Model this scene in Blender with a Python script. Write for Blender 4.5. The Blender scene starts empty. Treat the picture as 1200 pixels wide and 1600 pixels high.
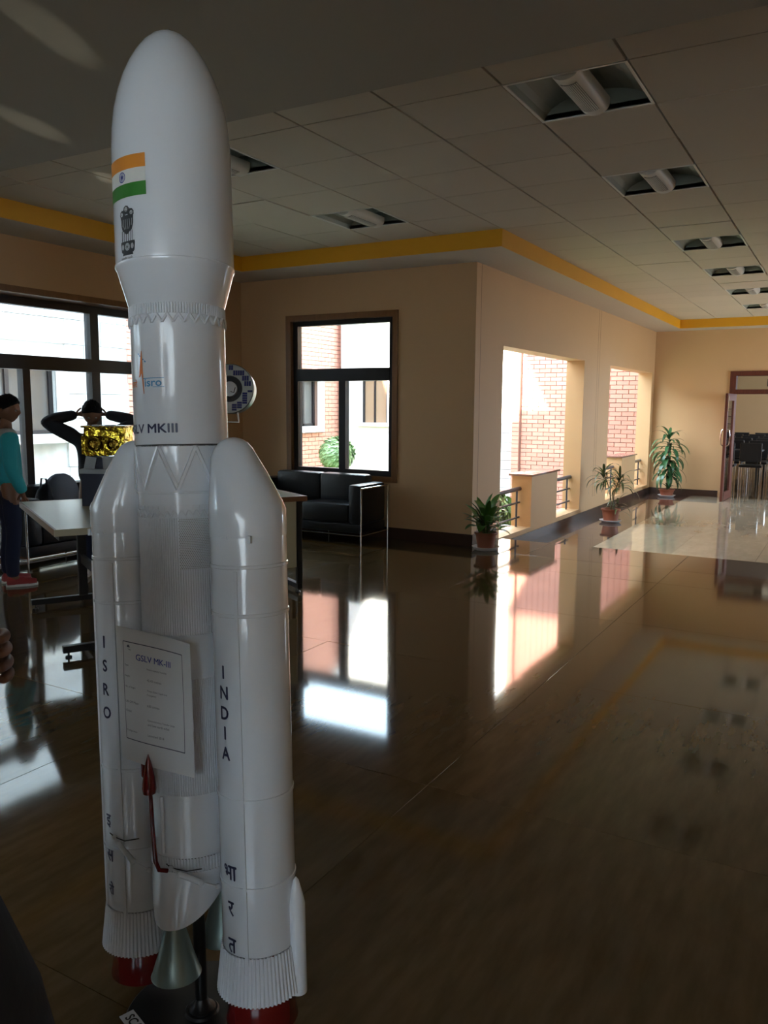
import bpy, bmesh, math, random
from math import sin, cos, pi, radians, sqrt, atan2
from mathutils import Vector, Matrix, noise as mnoise
random.seed(7)
S = bpy.context.scene
COL = S.collection

# ------------------------------------------------------------------ camera
yaw, pitch, roll = -0.52234752, -0.12967823, 0.00712274
fw = Vector((sin(yaw)*cos(pitch), cos(yaw)*cos(pitch), sin(pitch)))
r0 = Vector((cos(yaw), -sin(yaw), 0)); u0 = r0.cross(fw)
rt = r0*cos(roll) + u0*sin(roll); up = -r0*sin(roll) + u0*cos(roll)
cd = bpy.data.cameras.new('camera'); cam = bpy.data.objects.new('camera', cd); COL.objects.link(cam)
cd.sensor_width = 36; cd.sensor_fit = 'AUTO'; cd.lens = 1266.33/1600*36; cd.clip_start = .02; cd.clip_end = 200
M = Matrix((rt, up, -fw)).transposed().to_4x4(); M.translation = Vector((0, 0, 1.408)); cam.matrix_world = M
S.camera = cam
# ------------------------------------------------------------------ light
S.view_settings.view_transform = 'Standard'; S.view_settings.look = 'None'
S.view_settings.gamma = 1; S.view_settings.use_curve_mapping = False
S.view_settings.exposure = 0.0
W = bpy.data.worlds.new('sky'); S.world = W; W.use_nodes = True
bg = W.node_tree.nodes['Background']; bg.inputs['Color'].default_value = (.66, .83, 1.0, 1); bg.inputs['Strength'].default_value = 13.5
def light(name, kind, loc, energy, color=(1, 1, 1), rot=None, direction=None, **kw):
    d = bpy.data.lights.new(name, kind); d.energy = energy; d.color = color
    for k, v in kw.items():
        if k == 'portal': d.cycles.is_portal = v
        else: setattr(d, k, v)
    o = bpy.data.objects.new(name, d); COL.objects.link(o); o.location = loc
    if direction: o.rotation_euler = Vector(direction).to_track_quat('-Z', 'Y').to_euler()
    return o
light('sun', 'SUN', (0, 0, 20), 40, (1, .90, .74), direction=(.42, 3.6, -1.0), angle=radians(.6))
# portals help the renderer find the sky through the real openings
def portal(c, d, sx, sy): light('portal', 'AREA', c, 1, direction=d, shape='RECTANGLE', size=sx, size_y=sy, portal=True)
portal((-6.62, 5.5, 1.4), (1, 0, 0), 3.3, 2.1)
portal((-4.9, 7.78, 1.55), (0, -1, 0), 1.5, 1.8)
portal((-3.62, 9.75, 1.0), (1, 0, 0), 3.1, 2.2)
portal((-3.62, 14.1, 1.0), (1, 0, 0), 3.1, 2.2)

# ------------------------------------------------------------------ materials
MATS = {}
def mat(name, col, rough=.5, metal=0, spec=.5, coat=0, noise=None, bump=None, trans=0, ior=None, emit=None, vary=None):
    if name in MATS: return MATS[name]
    m = bpy.data.materials.new(name); m.use_nodes = True; nt = m.node_tree; n = nt.nodes; p = n['Principled BSDF']
    p.inputs['Base Color'].default_value = (*col, 1); p.inputs['Roughness'].default_value = rough
    p.inputs['Metallic'].default_value = metal; p.inputs['Specular IOR Level'].default_value = spec
    p.inputs['Coat Weight'].default_value = coat; p.inputs['Transmission Weight'].default_value = trans
    p.inputs['Coat Roughness'].default_value = .05
    if ior: p.inputs['IOR'].default_value = ior
    if emit: p.inputs['Emission Color'].default_value = (*emit[0], 1); p.inputs['Emission Strength'].default_value = emit[1]
    tc = n.new('ShaderNodeTexCoord')
    if noise or vary:
        last = None
        if noise:          # (scale, second colour, stretch, contrast)
            mp = n.new('ShaderNodeMapping'); mp.inputs['Scale'].default_value = noise[2]; nt.links.new(tc.outputs['Object'], mp.inputs['Vector'])
            t = n.new('ShaderNodeTexNoise'); t.inputs['Scale'].default_value = noise[0]; t.inputs['Detail'].default_value = 8; t.inputs['Roughness'].default_value = .6
            nt.links.new(mp.outputs[0], t.inputs['Vector'])
            cr = n.new('ShaderNodeValToRGB'); c = noise[3]
            cr.color_ramp.elements[0].position = .5 - c; cr.color_ramp.elements[1].position = .5 + c
            cr.color_ramp.elements[0].color = (*col, 1); cr.color_ramp.elements[1].color = (*noise[1], 1)
            nt.links.new(t.outputs['Fac'], cr.inputs['Fac']); last = cr.outputs['Color']
        if vary:           # random tint from object to object
            oi = n.new('ShaderNodeObjectInfo'); hv = n.new('ShaderNodeHueSaturation'); mr = n.new('ShaderNodeMapRange')
            mr.inputs['To Min'].default_value = 1 - vary; mr.inputs['To Max'].default_value = 1 + vary
            nt.links.new(oi.outputs['Random'], mr.inputs['Value']); nt.links.new(mr.outputs[0], hv.inputs['Value'])
            if last: nt.links.new(last, hv.inputs['Color'])
            else: hv.inputs['Color'].default_value = (*col, 1)
            last = hv.outputs['Color']
        nt.links.new(last, p.inputs['Base Color'])
    if bump:               # (scale, strength)
        t = n.new('ShaderNodeTexNoise'); t.inputs['Scale'].default_value = bump[0]; t.inputs['Detail'].default_value = 4
        nt.links.new(tc.outputs['Object'], t.inputs['Vector'])
        b = n.new('ShaderNodeBump'); b.inputs['Strength'].default_value = bump[1]; b.inputs['Distance'].default_value = .01
        nt.links.new(t.outputs['Fac'], b.inputs['Height']); nt.links.new(b.outputs[0], p.inputs['Normal'])
    MATS[name] = m; return m
m_wall = mat('cream_wall_paint', (.61, .375, .185), .55, bump=(60, .05), noise=(1.2, (.58, .355, .17), (1, 1, 1), .3))
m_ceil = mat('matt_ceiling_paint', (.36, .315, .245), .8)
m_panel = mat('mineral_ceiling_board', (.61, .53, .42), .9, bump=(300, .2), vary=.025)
m_gap = mat('dark_grid_recess', (.05, .04, .03), .8)
m_yel = mat('yellow_beam_paint', (.75, .36, .01), .5)
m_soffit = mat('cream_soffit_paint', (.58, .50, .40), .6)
m_slab = mat('polished_brown_stone', (.085, .052, .020), .065, spec=.62, noise=(3.0, (.14, .09, .042), (6, 1.2, 1), .22), vary=.05)
m_band = mat('dark_brown_granite', (.10, .055, .04), .05, spec=.55, noise=(30, (.06, .03, .022), (1, 1, 1), .3))
m_lslab = mat('pale_polished_stone', (.35, .285, .20), .05, spec=.6, noise=(2.5, (.44, .37, .27), (4, 1.2, 1), .25), vary=.03)
m_skirt = mat('dark_granite_skirting', (.055, .028, .02), .25)
m_casing = mat('brown_wood_casing', (.26, .12, .04), .4, noise=(6, (.18, .08, .025), (8, 8, 1), .3))
m_alu = mat('dark_bronze_aluminium', (.012, .010, .012), .35)
m_glass = mat('window_glass', (1, 1, 1), 0)
nt = m_glass.node_tree; tr = nt.nodes.new('ShaderNodeBsdfTransparent'); tr.inputs[0].default_value = (.93, .96, .96, 1); gl = nt.nodes.new('ShaderNodeBsdfGlossy'); gl.inputs['Roughness'].default_value = .02
fr = nt.nodes.new('ShaderNodeFresnel'); fr.inputs[0].default_value = 1.35; mx = nt.nodes.new('ShaderNodeMixShader')
nt.links.new(fr.outputs[0], mx.inputs[0]); nt.links.new(tr.outputs[0], mx.inputs[1]); nt.links.new(gl.outputs[0], mx.inputs[2]); nt.links.new(mx.outputs[0], nt.nodes['Material Output'].inputs['Surface'])
m_white = mat('gloss_white_fibreglass', (.78, .83, .89), .22, coat=.6, spec=.5, bump=(9, .012))
m_white2 = mat('gloss_white_ribbing', (.74, .78, .84), .28, coat=.4)
m_navy = mat('navy_lettering', (.02, .025, .08), .4)
m_black = mat('black_powder_coat', (.008, .008, .009), .4)
m_red = mat('dark_red_gloss_paint', (.16, .008, .008), .2, coat=.5)
m_noz = mat('pale_green_grey_metal', (.22, .29, .27), .35, metal=.5)
m_saf = mat('saffron_stripe', (.80, .30, .04), .4); m_grn = mat('green_stripe', (.05, .25, .04), .4); m_wst = mat('white_stripe', (.78, .80, .76), .4)
m_chak = mat('blue_wheel_ink', (.05, .06, .32), .4); m_ink = mat('dark_grey_ink', (.04, .045, .05), .5); m_lgt = mat('pale_ink_highlight', (.5, .53, .55), .5)
m_oran = mat('orange_ink', (.75, .20, .03), .4); m_blue = mat('light_blue_ink', (.08, .32, .58), .4)
m_paper = mat('laminated_paper', (.78, .80, .82), .35, coat=.3); m_tinyink = mat('grey_print', (.12, .13, .17), .5); m_bluei = mat('blue_heading_ink', (.03, .06, .35), .5)
m_chrome = mat('chrome', (.75, .74, .72), .12, metal=1)
m_leather = mat('black_leather', (.012, .012, .014), .38, spec=.5, bump=(40, .15))
m_top = mat('cream_laminate', (.48, .45, .33), .28, spec=.4)
m_edge = mat('brown_wood_edge', (.20, .09, .04), .4)
m_cpanel = mat('cream_board_panel', (.50, .46, .30), .5)
m_gold = mat('crinkled_gold_foil', (.75, .58, .06), .14, metal=1, bump=(22, 1.2))
m_goldd = mat('dark_gold_foil', (.28, .19, .03), .2, metal=1, bump=(25, 1))
m_box = mat('navy_board', (.012, .018, .045), .4); m_boxtop = mat('grey_card', (.38, .42, .44), .5)
m_brick = mat('red_clay_brick', (.64, .31, .23), .8, noise=(8, (.54, .25, .18), (1, 1, 1), .3), vary=.12)
m_mortar = mat('grey_mortar', (.30, .17, .13), .9)
m_stone = mat('pale_stone_cladding', (.62, .62, .60), .8, noise=(7, (.45, .46, .46), (1, 1, 1), .25), vary=.08)
m_plast = mat('white_exterior_plaster', (.82, .80, .76), .8)
m_rail = mat('grey_rail_enamel', (.06, .06, .075), .3)
m_cap = mat('brown_granite_coping', (.25, .13, .10), .15)
m_pot = mat('terracotta_plastic', (.28, .085, .04), .5); m_sauc = mat('white_plastic_saucer', (.72, .70, .68), .4); m_soil = mat('dark_soil', (.03, .02, .012), .9)
m_door = mat('red_brown_timber', (.16, .045, .025), .6, spec=.2, noise=(5, (.06, .016, .01), (8, 8, 1), .3))
m_tube = mat('white_lamp_cover', (.70, .68, .62), .45); m_refl = mat('grey_green_reflector', (.30, .33, .28), .45); m_perf = mat('perforated_grey_strip', (.20, .20, .19), .4, metal=.5)
def leafmat(n, a, b, r=.35): return mat(n, a, r, noise=(5, b, (1, 1, 1), .25), vary=.25, spec=.5)
m_leafA = leafmat('mid_green_leaf', (.06, .17, .03), (.12, .28, .05)); m_leafB = leafmat('dull_olive_leaf', (.07, .085, .03), (.12, .14, .05)); m_leafC = leafmat('dark_glossy_leaf', (.022, .08, .03), (.06, .15, .055), .25)
m_stem = mat('green_brown_stem', (.10, .09, .04), .6); m_bush = leafmat('clipped_bush_leaf', (.16, .30, .10), (.34, .48, .22), .5)
m_grass = mat('grass', (.12, .22, .05), .9, noise=(30, (.2, .28, .08), (1, 1, 1), .3)); m_pave = mat('courtyard_paving', (.45, .42, .38), .9)
m_skin = mat('brown_skin', (.20, .09, .045), .5); m_hair = mat('black_hair', (.006, .005, .005), .8, spec=.15, bump=(90, .6))
m_teal = mat('teal_jacket_fabric', (.025, .40, .46), .7, bump=(14, .35)); m_yoke = mat('grey_white_yoke_fabric', (.42, .43, .42), .7, bump=(14, .3))
m_pants = mat('navy_trouser_fabric', (.008, .012, .04), .8, bump=(16, .3)); m_dark = mat('black_knit_fabric', (.010, .010, .016), .8, bump=(16, .3)); m_shoe = mat('red_canvas', (.30, .03, .03), .7); m_sole = mat('white_rubber', (.65, .62, .58), .6)
m_eye = mat('eye_white', (.30, .28, .26), .4); m_wshoe = mat('white_canvas', (.6, .6, .6), .7)
m_cush = mat('blue_grey_cushion_fabric', (.18, .22, .30), .7); m_bag = mat('brown_bag_fabric', (.14, .08, .04), .8, bump=(20, .4))
m_cell = mat('blue_solar_cell', (.03, .035, .16), .25, coat=.4); m_drumw = mat('silver_grey_panel', (.45, .47, .46), .35, metal=.3)

# ------------------------------------------------------------------ mesh helpers
class MB:
    def __init__(s): s.v = []; s.f = []
    def add(s, vs, fs):
        b = len(s.v); s.v += [tuple(v) for v in vs]; s.f += [tuple(b+i for i in f) for f in fs]; return s
    def box(s, x0, y0, z0, x1, y1, z1, T=None):
        vs = [Vector(p) for p in ((x0, y0, z0), (x1, y0, z0), (x1, y1, z0), (x0, y1, z0), (x0, y0, z1), (x1, y0, z1), (x1, y1, z1), (x0, y1, z1))]
        if T: vs = [T @ v for v in vs]
        return s.add(vs, [(3, 2, 1, 0), (4, 5, 6, 7), (0, 1, 5, 4), (1, 2, 6, 5), (2, 3, 7, 6), (3, 0, 4, 7)])
    def bbox(s, x0, y0, z0, x1, y1, z1, b, T=None):       # box with chamfered edges
        bm = bmesh.new(); bmesh.ops.create_cube(bm, size=1)
        for v in bm.verts: v.co = Vector(((x0+x1)/2+v.co.x*(x1-x0), (y0+y1)/2+v.co.y*(y1-y0), (z0+z1)/2+v.co.z*(z1-z0)))
        bmesh.ops.bevel(bm, geom=bm.edges[:], offset=b, segments=2, profile=.6, affect='EDGES')
        bm.verts.index_update(); vs = [(T @ v.co) if T else v.co.copy() for v in bm.verts]; fs = [[v.index for v in f.verts] for f in bm.faces]; bm.free()
        return s.add(vs, fs)
    def tube(s, pts, r, n=10, cap=True, closed=False):
        pts = [Vector(p) for p in pts]; rs = r if isinstance(r, (list, tuple)) else [r]*len(pts); L = len(pts); rings = []
        ref = None
        for i, p in enumerate(pts):
            a = pts[max(i-1, 0)]; b = pts[min(i+1, L-1)]
            if closed: a = pts[i-1]; b = pts[(i+1) % L]
            t = (b-a).normalized()
            if ref is None: ref = Vector((0, 0, 1)) if abs(t.z) < .9 else Vector((1, 0, 0))
            e1 = ref - t*ref.dot(t)
            if e1.length < 1e-4: e1 = t.orthogonal()
            e1.normalize(); ref = e1; e2 = t.cross(e1)
            rings.append([p + e1*cos(2*pi*k/n)*rs[i] + e2*sin(2*pi*k/n)*rs[i] for k in range(n)])
        vs = [v for R in rings for v in R]; fs = []
        for i in range(L if closed else L-1):
            for k in range(n):
                a = i*n+k; b = i*n+(k+1) % n; j = ((i+1) % L)*n
                fs.append((a, b, j+(k+1) % n, j+k))
        if cap and not closed: fs += [tuple(range(n-1, -1, -1)), tuple((L-1)*n+k for k in range(n))]
        return s.add(vs, fs)
    def loft(s, rings, capa=True, capb=True):              # rings of equal vertex count
        n = len(rings[0]); vs = [v for R in rings for v in R]; fs = []
        for i in range(len(rings)-1):
            for k in range(n): fs.append((i*n+k, i*n+(k+1) % n, (i+1)*n+(k+1) % n, (i+1)*n+k))
        if capa: fs.append(tuple(range(n-1, -1, -1)))
        if capb: fs.append(tuple((len(rings)-1)*n+k for k in range(n)))
        return s.add(vs, fs)
    def lathe(s, prof, n=48, c=(0, 0, 0), mod=None, capa=False, capb=False):   # prof: (r, z) bottom to top
        return s.loft([[Vector((c[0]+(r+(mod(k, r, z) if mod else 0))*cos(2*pi*k/n), c[1]+(r+(mod(k, r, z) if mod else 0))*sin(2*pi*k/n), c[2]+z)) for k in range(n)] for r, z in prof], capa, capb)
    def ball(s, c, r, n=12, m=8, sc=(1, 1, 1)):
        c = Vector(c); rings = []
        for i in range(1, m):
            t = pi*i/m; rings.append([c+Vector((r*sc[0]*sin(t)*cos(2*pi*k/n), r*sc[1]*sin(t)*sin(2*pi*k/n), -r*sc[2]*cos(t))) for k in range(n)])
        return s.loft(rings)
    def mesh(s, name, m, smooth=False):
        me = bpy.data.meshes.new(name); me.from_pydata(s.v, [], s.f)
        for mm in (m if isinstance(m, (list, tuple)) else [m]): me.materials.append(mm)
        if smooth:
            me.polygons.foreach_set('use_smooth', [True]*len(me.polygons)); me.update()
            me.set_sharp_from_angle(angle=radians(38))
        me.update(); return me
    def obj(s, name, m, parent=None, smooth=False, **kw): return link(name, s.mesh(name, m, smooth), parent, **kw)
def link(name, me, parent=None, loc=None, label=None, kind=None, cat=None, group=None):
    o = bpy.data.objects.new(name, me); COL.objects.link(o)
    if parent: o.parent = parent
    if loc: o.location = loc
    if label: o['label'] = label
    if kind: o['kind'] = kind
    if cat: o['category'] = cat
    if group: o['group'] = group
    return o
def thing(name, label, cat, loc=(0, 0, 0), rz=0, group=None):
    return_ = link(name, None, None, loc, label, None, cat, group); return_.rotation_euler = (0, 0, rz); return return_
def B(name, m, *boxes, parent=None, bev=0, **kw):
    mb = MB()
    for b in boxes:
        b = (min(b[0], b[3]), min(b[1], b[4]), min(b[2], b[5]), max(b[0], b[3]), max(b[1], b[4]), max(b[2], b[5]))
        mb.bbox(*b, bev) if bev else mb.box(*b)
    return mb.obj(name, m, parent, smooth=bool(bev), **kw)
def ST(name, m, *boxes, **kw): return B(name, m, *boxes, kind='structure', **kw)

# ------------------------------------------------------------------ room shell
FL = -.19                                  # corridor floor, one step down
XL, XLo = -6.25, -6.62; YB = 7.5; XC, XCo = -3.29, -3.54; YE = 15.78; XR = 2.2; YN = -3.6
# floors
DX0, DX1, DT = -1.97, -.15, 2.07
floor = ST('floor', m_band, (XLo, YN-.3, -.34, XR+.3, 8.13, -.02))
xs = [-6.25, -5.4, -4.03, -2.66, -1.29, .08, 1.45, 2.2]; ys = [-3.6, -2.9, -1.53, -.16, 1.21, 2.58, 3.95, 5.33, 6.70, 7.325]
random.seed(3)
for i in range(len(xs)-1):
    for j in range(len(ys)-1):
        x0, x1, y0, y1 = xs[i], xs[i+1], ys[j], ys[j+1]; yy1 = y1
        if j == len(ys)-2 and x1 <= XC-.5: yy1 = 7.5
        cx, cy = (x0+x1)/2, (y0+yy1)/2; hx, hy = (x1-x0)/2-.0012, (yy1-y0)/2-.0012
        o = MB().bbox(-hx, -hy, -.02, hx, hy, 0, .0006).obj('floor_slab', m_slab, floor, loc=(cx, cy, 0))
        o.rotation_euler = (random.uniform(-1, 1)*.0009, random.uniform(-1, 1)*.0009, 0)
bx = [-4.03, -2.66, -1.29, .08, 1.45, 2.2]
for i in range(len(bx)-1):
    y0 = 7.327
    o = MB().bbox(bx[i]+.0012, y0, -.02, bx[i+1]-.0012, 8.13, 0, .0015).obj('border_slab', m_band, floor, label='dark brown border slab at the step')
lfloor = ST('floor', m_skirt, (XCo, 8.13, FL-.2, XR+.3, YE, FL-.02), (DX0, YE, FL-.2, 3.2, 27, FL-.02), (-5.8, YE+.23, FL-.2, DX0, 27, FL-.02), label='lower corridor floor')
lx = [-3.29, -2.52, -1.66, -.80, .06, .92, 2.2]; ly = [8.135, 8.9, 9.76, 10.62, 11.48, 12.34, 13.2, 14.06, 14.92, 15.78]
for i in range(len(lx)-1):
    for j in range(len(ly)-1):
        dark = i == 0 or i == len(lx)-2
        MB().bbox(lx[i]+.001, ly[j]+.001, FL-.02, lx[i+1]-.001, ly[j+1]-.001, FL, .001).obj('floor_slab', m_band if dark else m_lslab, lfloor)
for j in range(9): 
    MB().bbox(-5.7 if j else DX0, 15.79+j*1.2, FL-.02, 3.1, 15.785+(j+1)*1.2, FL, .001).obj('floor_slab', m_slab, lfloor)
# walls
SF, CE = 2.81, 2.96
ST('wall_left', m_wall, (XLo, YN, 0, XL, -1.9, SF+.6), (XLo, -1.9, 0, XL, 1.3, 1.2), (XLo, -1.9, 2.39, XL, 1.3, SF+.6), (XLo, 1.3, 0, XL, 3.9, SF+.6),
   (XLo, 3.9, 2.39, XL, 7.1, SF+.6), (XLo, 7.1, 0, XL, 7.78, SF+.6))
ST('wall_back', m_wall, (XL, YB, 0, -5.575, 7.75, SF+.6), (-5.575, YB, 0, -4.18, 7.75, .64), (-5.575, YB, 2.375, -4.18, 7.75, SF+.6), (-4.18, YB, 0, XCo-.3, 7.75, SF+.6), (XCo-.3, YB, -.3, XC, 8.24, SF+.6))
o1, o1e, o2, o2e, OT, OB = 8.24, 11.25, 12.63, 15.6, 2.055, -.02
wc = ST('wall_corridor', m_wall, (XCo, 8.24, FL-.1, XC, o1e+.0, OB), (XCo, 8.24, OT, XC, o1e, SF+.6), (XCo, o1e, FL-.1, XC, o2, SF+.6),
   (XCo, o2, FL-.1, XC, o2e, OB), (XCo, o2, OT, XC, o2e, SF+.6), (XCo, o2e, FL-.1, XC, YE+.25, SF+.6))
for y in (7.62, 11.9, 12.0): B('plaster_groove', m_casing, (XC-.002, y, 0.1, XC+.0012, y+.005, SF), parent=wc)

ST('wall_end', m_wall, (XC, YE, FL, DX0, YE+.22, SF+.6), (DX0, YE, DT, DX1, YE+.22, SF+.6), (DX1, YE, FL, XR+.3, YE+.22, SF+.6))
ST('wall_right', m_wall, (XR, YN, FL, XR+.25, 12.2, SF+.6), (XR, 12.2, FL, XR+.25, 15.2, OB), (XR, 12.2, OT, XR+.25, 15.2, SF+.6), (XR, 15.2, FL, XR+.25, YE, SF+.6))
portal((XR+.3, 13.75, 1.0), (-1, 0, 0), 2.9, 2.1)
# wall behind the camera with a wide window band
NX0, NX1 = -1.3, 2.0
ST('wall_near', m_wall, (XLo, YN-.25, 0, NX0, YN, SF+.6), (NX0, YN-.25, 2.65, NX1, YN, SF+.6), (NX0, YN-.25, 0, NX1, YN, 1.0), (NX1, YN-.25, 0, XR+.25, YN, SF+.6))
nw = ST('window_4', m_alu, *[(x, YN-.14, 1.0, x+.06, YN-.08, 2.65) for x in (NX0, .32, NX1-.06)], (NX0, YN-.14, 2.59, NX1, YN-.08, 2.65), (NX0, YN-.14, 1.0, NX1, YN-.08, 1.06))
portal((.35, YN-.3, 1.83), (0, 1, 0), 3.3, 1.65)
portal((-6.66, -.3, 1.8), (1, 0, 0), 3.2, 1.2)
# baseboards
ST('baseboard_back', m_skirt, (-6.25, YB-.012, 0, XC+.012, YB, .12)); ST('baseboard_pier', m_skirt, (XC, YB-.012, 0, XC+.012, 8.13, .12))
ST('baseboard_corridor', m_skirt, (XC, 8.14, FL, XC+.012, YE, FL+.115)); ST('baseboard_end', m_skirt, (XC+.012, YE-.012, FL, DX0-.1, YE, FL+.115), (DX1+.1, YE-.012, FL, XR, YE, FL+.115))
ST('baseboard_right', m_skirt, (XR-.012, YN, 0, XR, 8.13, .12), (XR-.012, 8.14, FL, XR, YE, FL+.115))
# ceiling: dropped soffits, yellow beam faces, recessed panel grid
bl, bb, bc_, be, br = -5.73, 6.9, -2.8, 15.3, 1.4
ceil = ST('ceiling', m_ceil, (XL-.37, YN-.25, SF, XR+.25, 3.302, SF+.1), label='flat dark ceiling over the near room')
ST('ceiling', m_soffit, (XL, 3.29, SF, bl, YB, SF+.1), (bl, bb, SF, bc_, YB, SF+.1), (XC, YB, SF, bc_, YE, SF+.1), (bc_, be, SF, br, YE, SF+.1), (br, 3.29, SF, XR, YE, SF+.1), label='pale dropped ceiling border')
t = .012
ST('trim_1', m_yel, (bl-.1, 3.3, SF+.001, bl+t, bb, CE+.02)); ST('trim_2', m_yel, (bl+t, bb-t, SF+.001, bc_-.1, bb+.1, CE+.02)); ST('trim_3', m_yel, (bc_-.1, bb-t, SF+.001, bc_+t, be, CE+.02))
ST('trim_4', m_yel, (bc_+t, be-t, SF+.001, br-t, be+.1, CE+.02)); ST('trim_5', m_yel, (br-t, 3.3, SF+.001, br+.1, be, CE+.02)); ST('trim_6', m_yel, (bl+t, 3.285, SF+.02, br-t, 3.2995, CE+.02))
pc = ST('ceiling', m_gap, (bl, 3.3, CE+.125, bc_, bb+.05, CE+.15), (bc_, 3.3, CE+.125, br, be+.05, CE+.15), label='recessed ceiling of square boards')
lampcells = {(-1.6, 3.9), (-1.6, 5.7), (-1.6, 8.1), (-1.6, 9.9), (-1.6, 11.7), (-1.6, 13.5), (-4.0, 3.9), (-4.0, 5.7)}
cellx = [-5.73, -5.2]+[round(-5.2+.6*k, 2) for k in range(1, 12)]
panelmesh = MB().bbox(-.2935, -.2964, 0, .2935, .2964, .03, .002).mesh('ceiling_panel', m_panel)
narrow = MB().bbox(-.2615, -.2985, 0, .2615, .2985, .03, .002).mesh('ceiling_panel', m_panel)
for i in range(len(cellx)-1):
    for j in range(20):
        x0, x1, y0 = cellx[i], cellx[i+1], round(3.3+.6*j, 2)
        if x1 < bc_+.01 and y0 > bb-.1: continue
        if (x0, y0) in lampcells: continue
        link('ceiling_panel', narrow if x1-x0 < .55 else panelmesh, pc, loc=((x0+x1)/2, y0+.3, CE-(.004 if random.random() < .1 else 0)))
# shell above
mb = MB().loft([[Vector((x, y, z)) for x, z in ((-6.23, SF+.6), (-7.1, 5.25), (-2.9, 5.25), (-2.9, SF+.6))] for y in (7.85, 7.6)]); mb.obj('roof_shadow_caster', m_plast, kind='structure')  # unseen slanted block added to cast the diagonal shadow on the brick wing
ST('roof', m_plast, (XLo-.3, YN-.25, SF+.62, XR+.5, 7.85, SF+.8), (XCo-.35, 7.85, SF+.62, XR+.5, YE, SF+.8), (XLo, YN-.25, CE+.2, XR+.25, 7.75, SF+.62), (XCo, 7.75, CE+.2, XR+.25, YE+.25, SF+.62))
# ------------------------------------------------------------------ ceiling lights
def lamp_fixture(x, y, label):
    t = thing('ceiling_light', label, 'ceiling light', (x+.3, y+.3, CE), group='recessed ceiling lights')
    B('rim', m_tube, (-.3, -.3, -.002, -.285, .3, .03), (.285, -.3, -.002, .3, .3, .03), (-.285, -.3, -.002, .285, -.285, .03), (-.285, .285, -.002, .285, .3, .03), parent=t)
    mb = MB(); rings = []
    for k in range(13):                                     # curved trough either side of the tube
        a = pi*k/12; X = -.285*cos(a); Z = .004+.11*sin(a)
        rings.append([Vector((X, -.285, Z)), Vector((X, .285, Z))])
    for k in range(12): mb.add([rings[k][0], rings[k][1], rings[k+1][1], rings[k+1][0]], [(0, 1, 2, 3)])
    for s in (-1, 1): mb.add([Vector((-.285*cos(pi*k/12), s*.285, .004+.11*sin(pi*k/12))) for k in range(13)], [tuple(range(13))])
    mb.obj('reflector', m_refl, t)
    mb = MB(); n = 10; rings = []
    for yv in (-.27, .27): rings.append([Vector((-.075*cos(pi*k/n), yv, .035-.055*sin(pi*k/n))) for k in range(n+1)]+[Vector((.075, yv, .06)), Vector((-.075, yv, .06))])
    mb.loft(rings); c = mb.obj('lamp_cover', m_tube, t, smooth=True)
    rings = []
    for yv in (-.2, .2): rings.append([Vector((.0765*sin(a), yv, .035-.0565*cos(a))) for a in [radians(-32+8*k) for k in range(9)]]+[Vector((.0735*sin(a), yv, .035-.0535*cos(a))) for a in [radians(32-8*k) for k in range(9)]])
    MB().loft(rings).obj('perforated_strip', m_perf, c)
    mb = MB()
    for k in range(-4, 5):
        a = radians(k*7)
        for q in range(24): 
            yv = -.19+q*.0165; p = Vector((.078*sin(a), yv, .035-.058*cos(a))); mb.box(p.x-.0028, p.y-.005, p.z-.0012, p.x+.0028, p.y+.005, p.z+.001)
    mb.obj('slot', m_tube, c, kind='stuff')
for (x, y), l in {(-1.6, 3.9): 'largest recessed ceiling light, nearest at the upper right', (-1.6, 5.7): 'second recessed light along the corridor row', (-1.6, 8.1): 'third recessed light along the corridor row',
    (-1.6, 9.9): 'fourth recessed light along the corridor row', (-1.6, 11.7): 'fifth recessed light along the corridor row', (-1.6, 13.5): 'farthest recessed light, near the end wall',
    (-4.0, 3.9): 'recessed light half hidden behind the rocket nose', (-4.0, 5.7): 'recessed light above the window with the sofa'}.items(): lamp_fixture(x, y, l)

# ------------------------------------------------------------------ windows
def window(name, axis, plane, a0, a1, z0, z1, casing, frames, panes):
    # axis 'y': window lies in a wall facing y (spans x); axis 'x': spans y
    def bx(p0, s0, zz0, p1, s1, zz1): return (s0, p0, zz0, s1, p1, zz1) if axis == 'y' else (p0, s0, zz0, p1, s1, zz1)
    w = ST(name, m_casing, *[bx(*b) for b in casing])
    for b in frames: B('frame_bar', m_alu, bx(*b), parent=w)
    for b in panes: B('pane', m_glass, bx(*b), parent=w)
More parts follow.
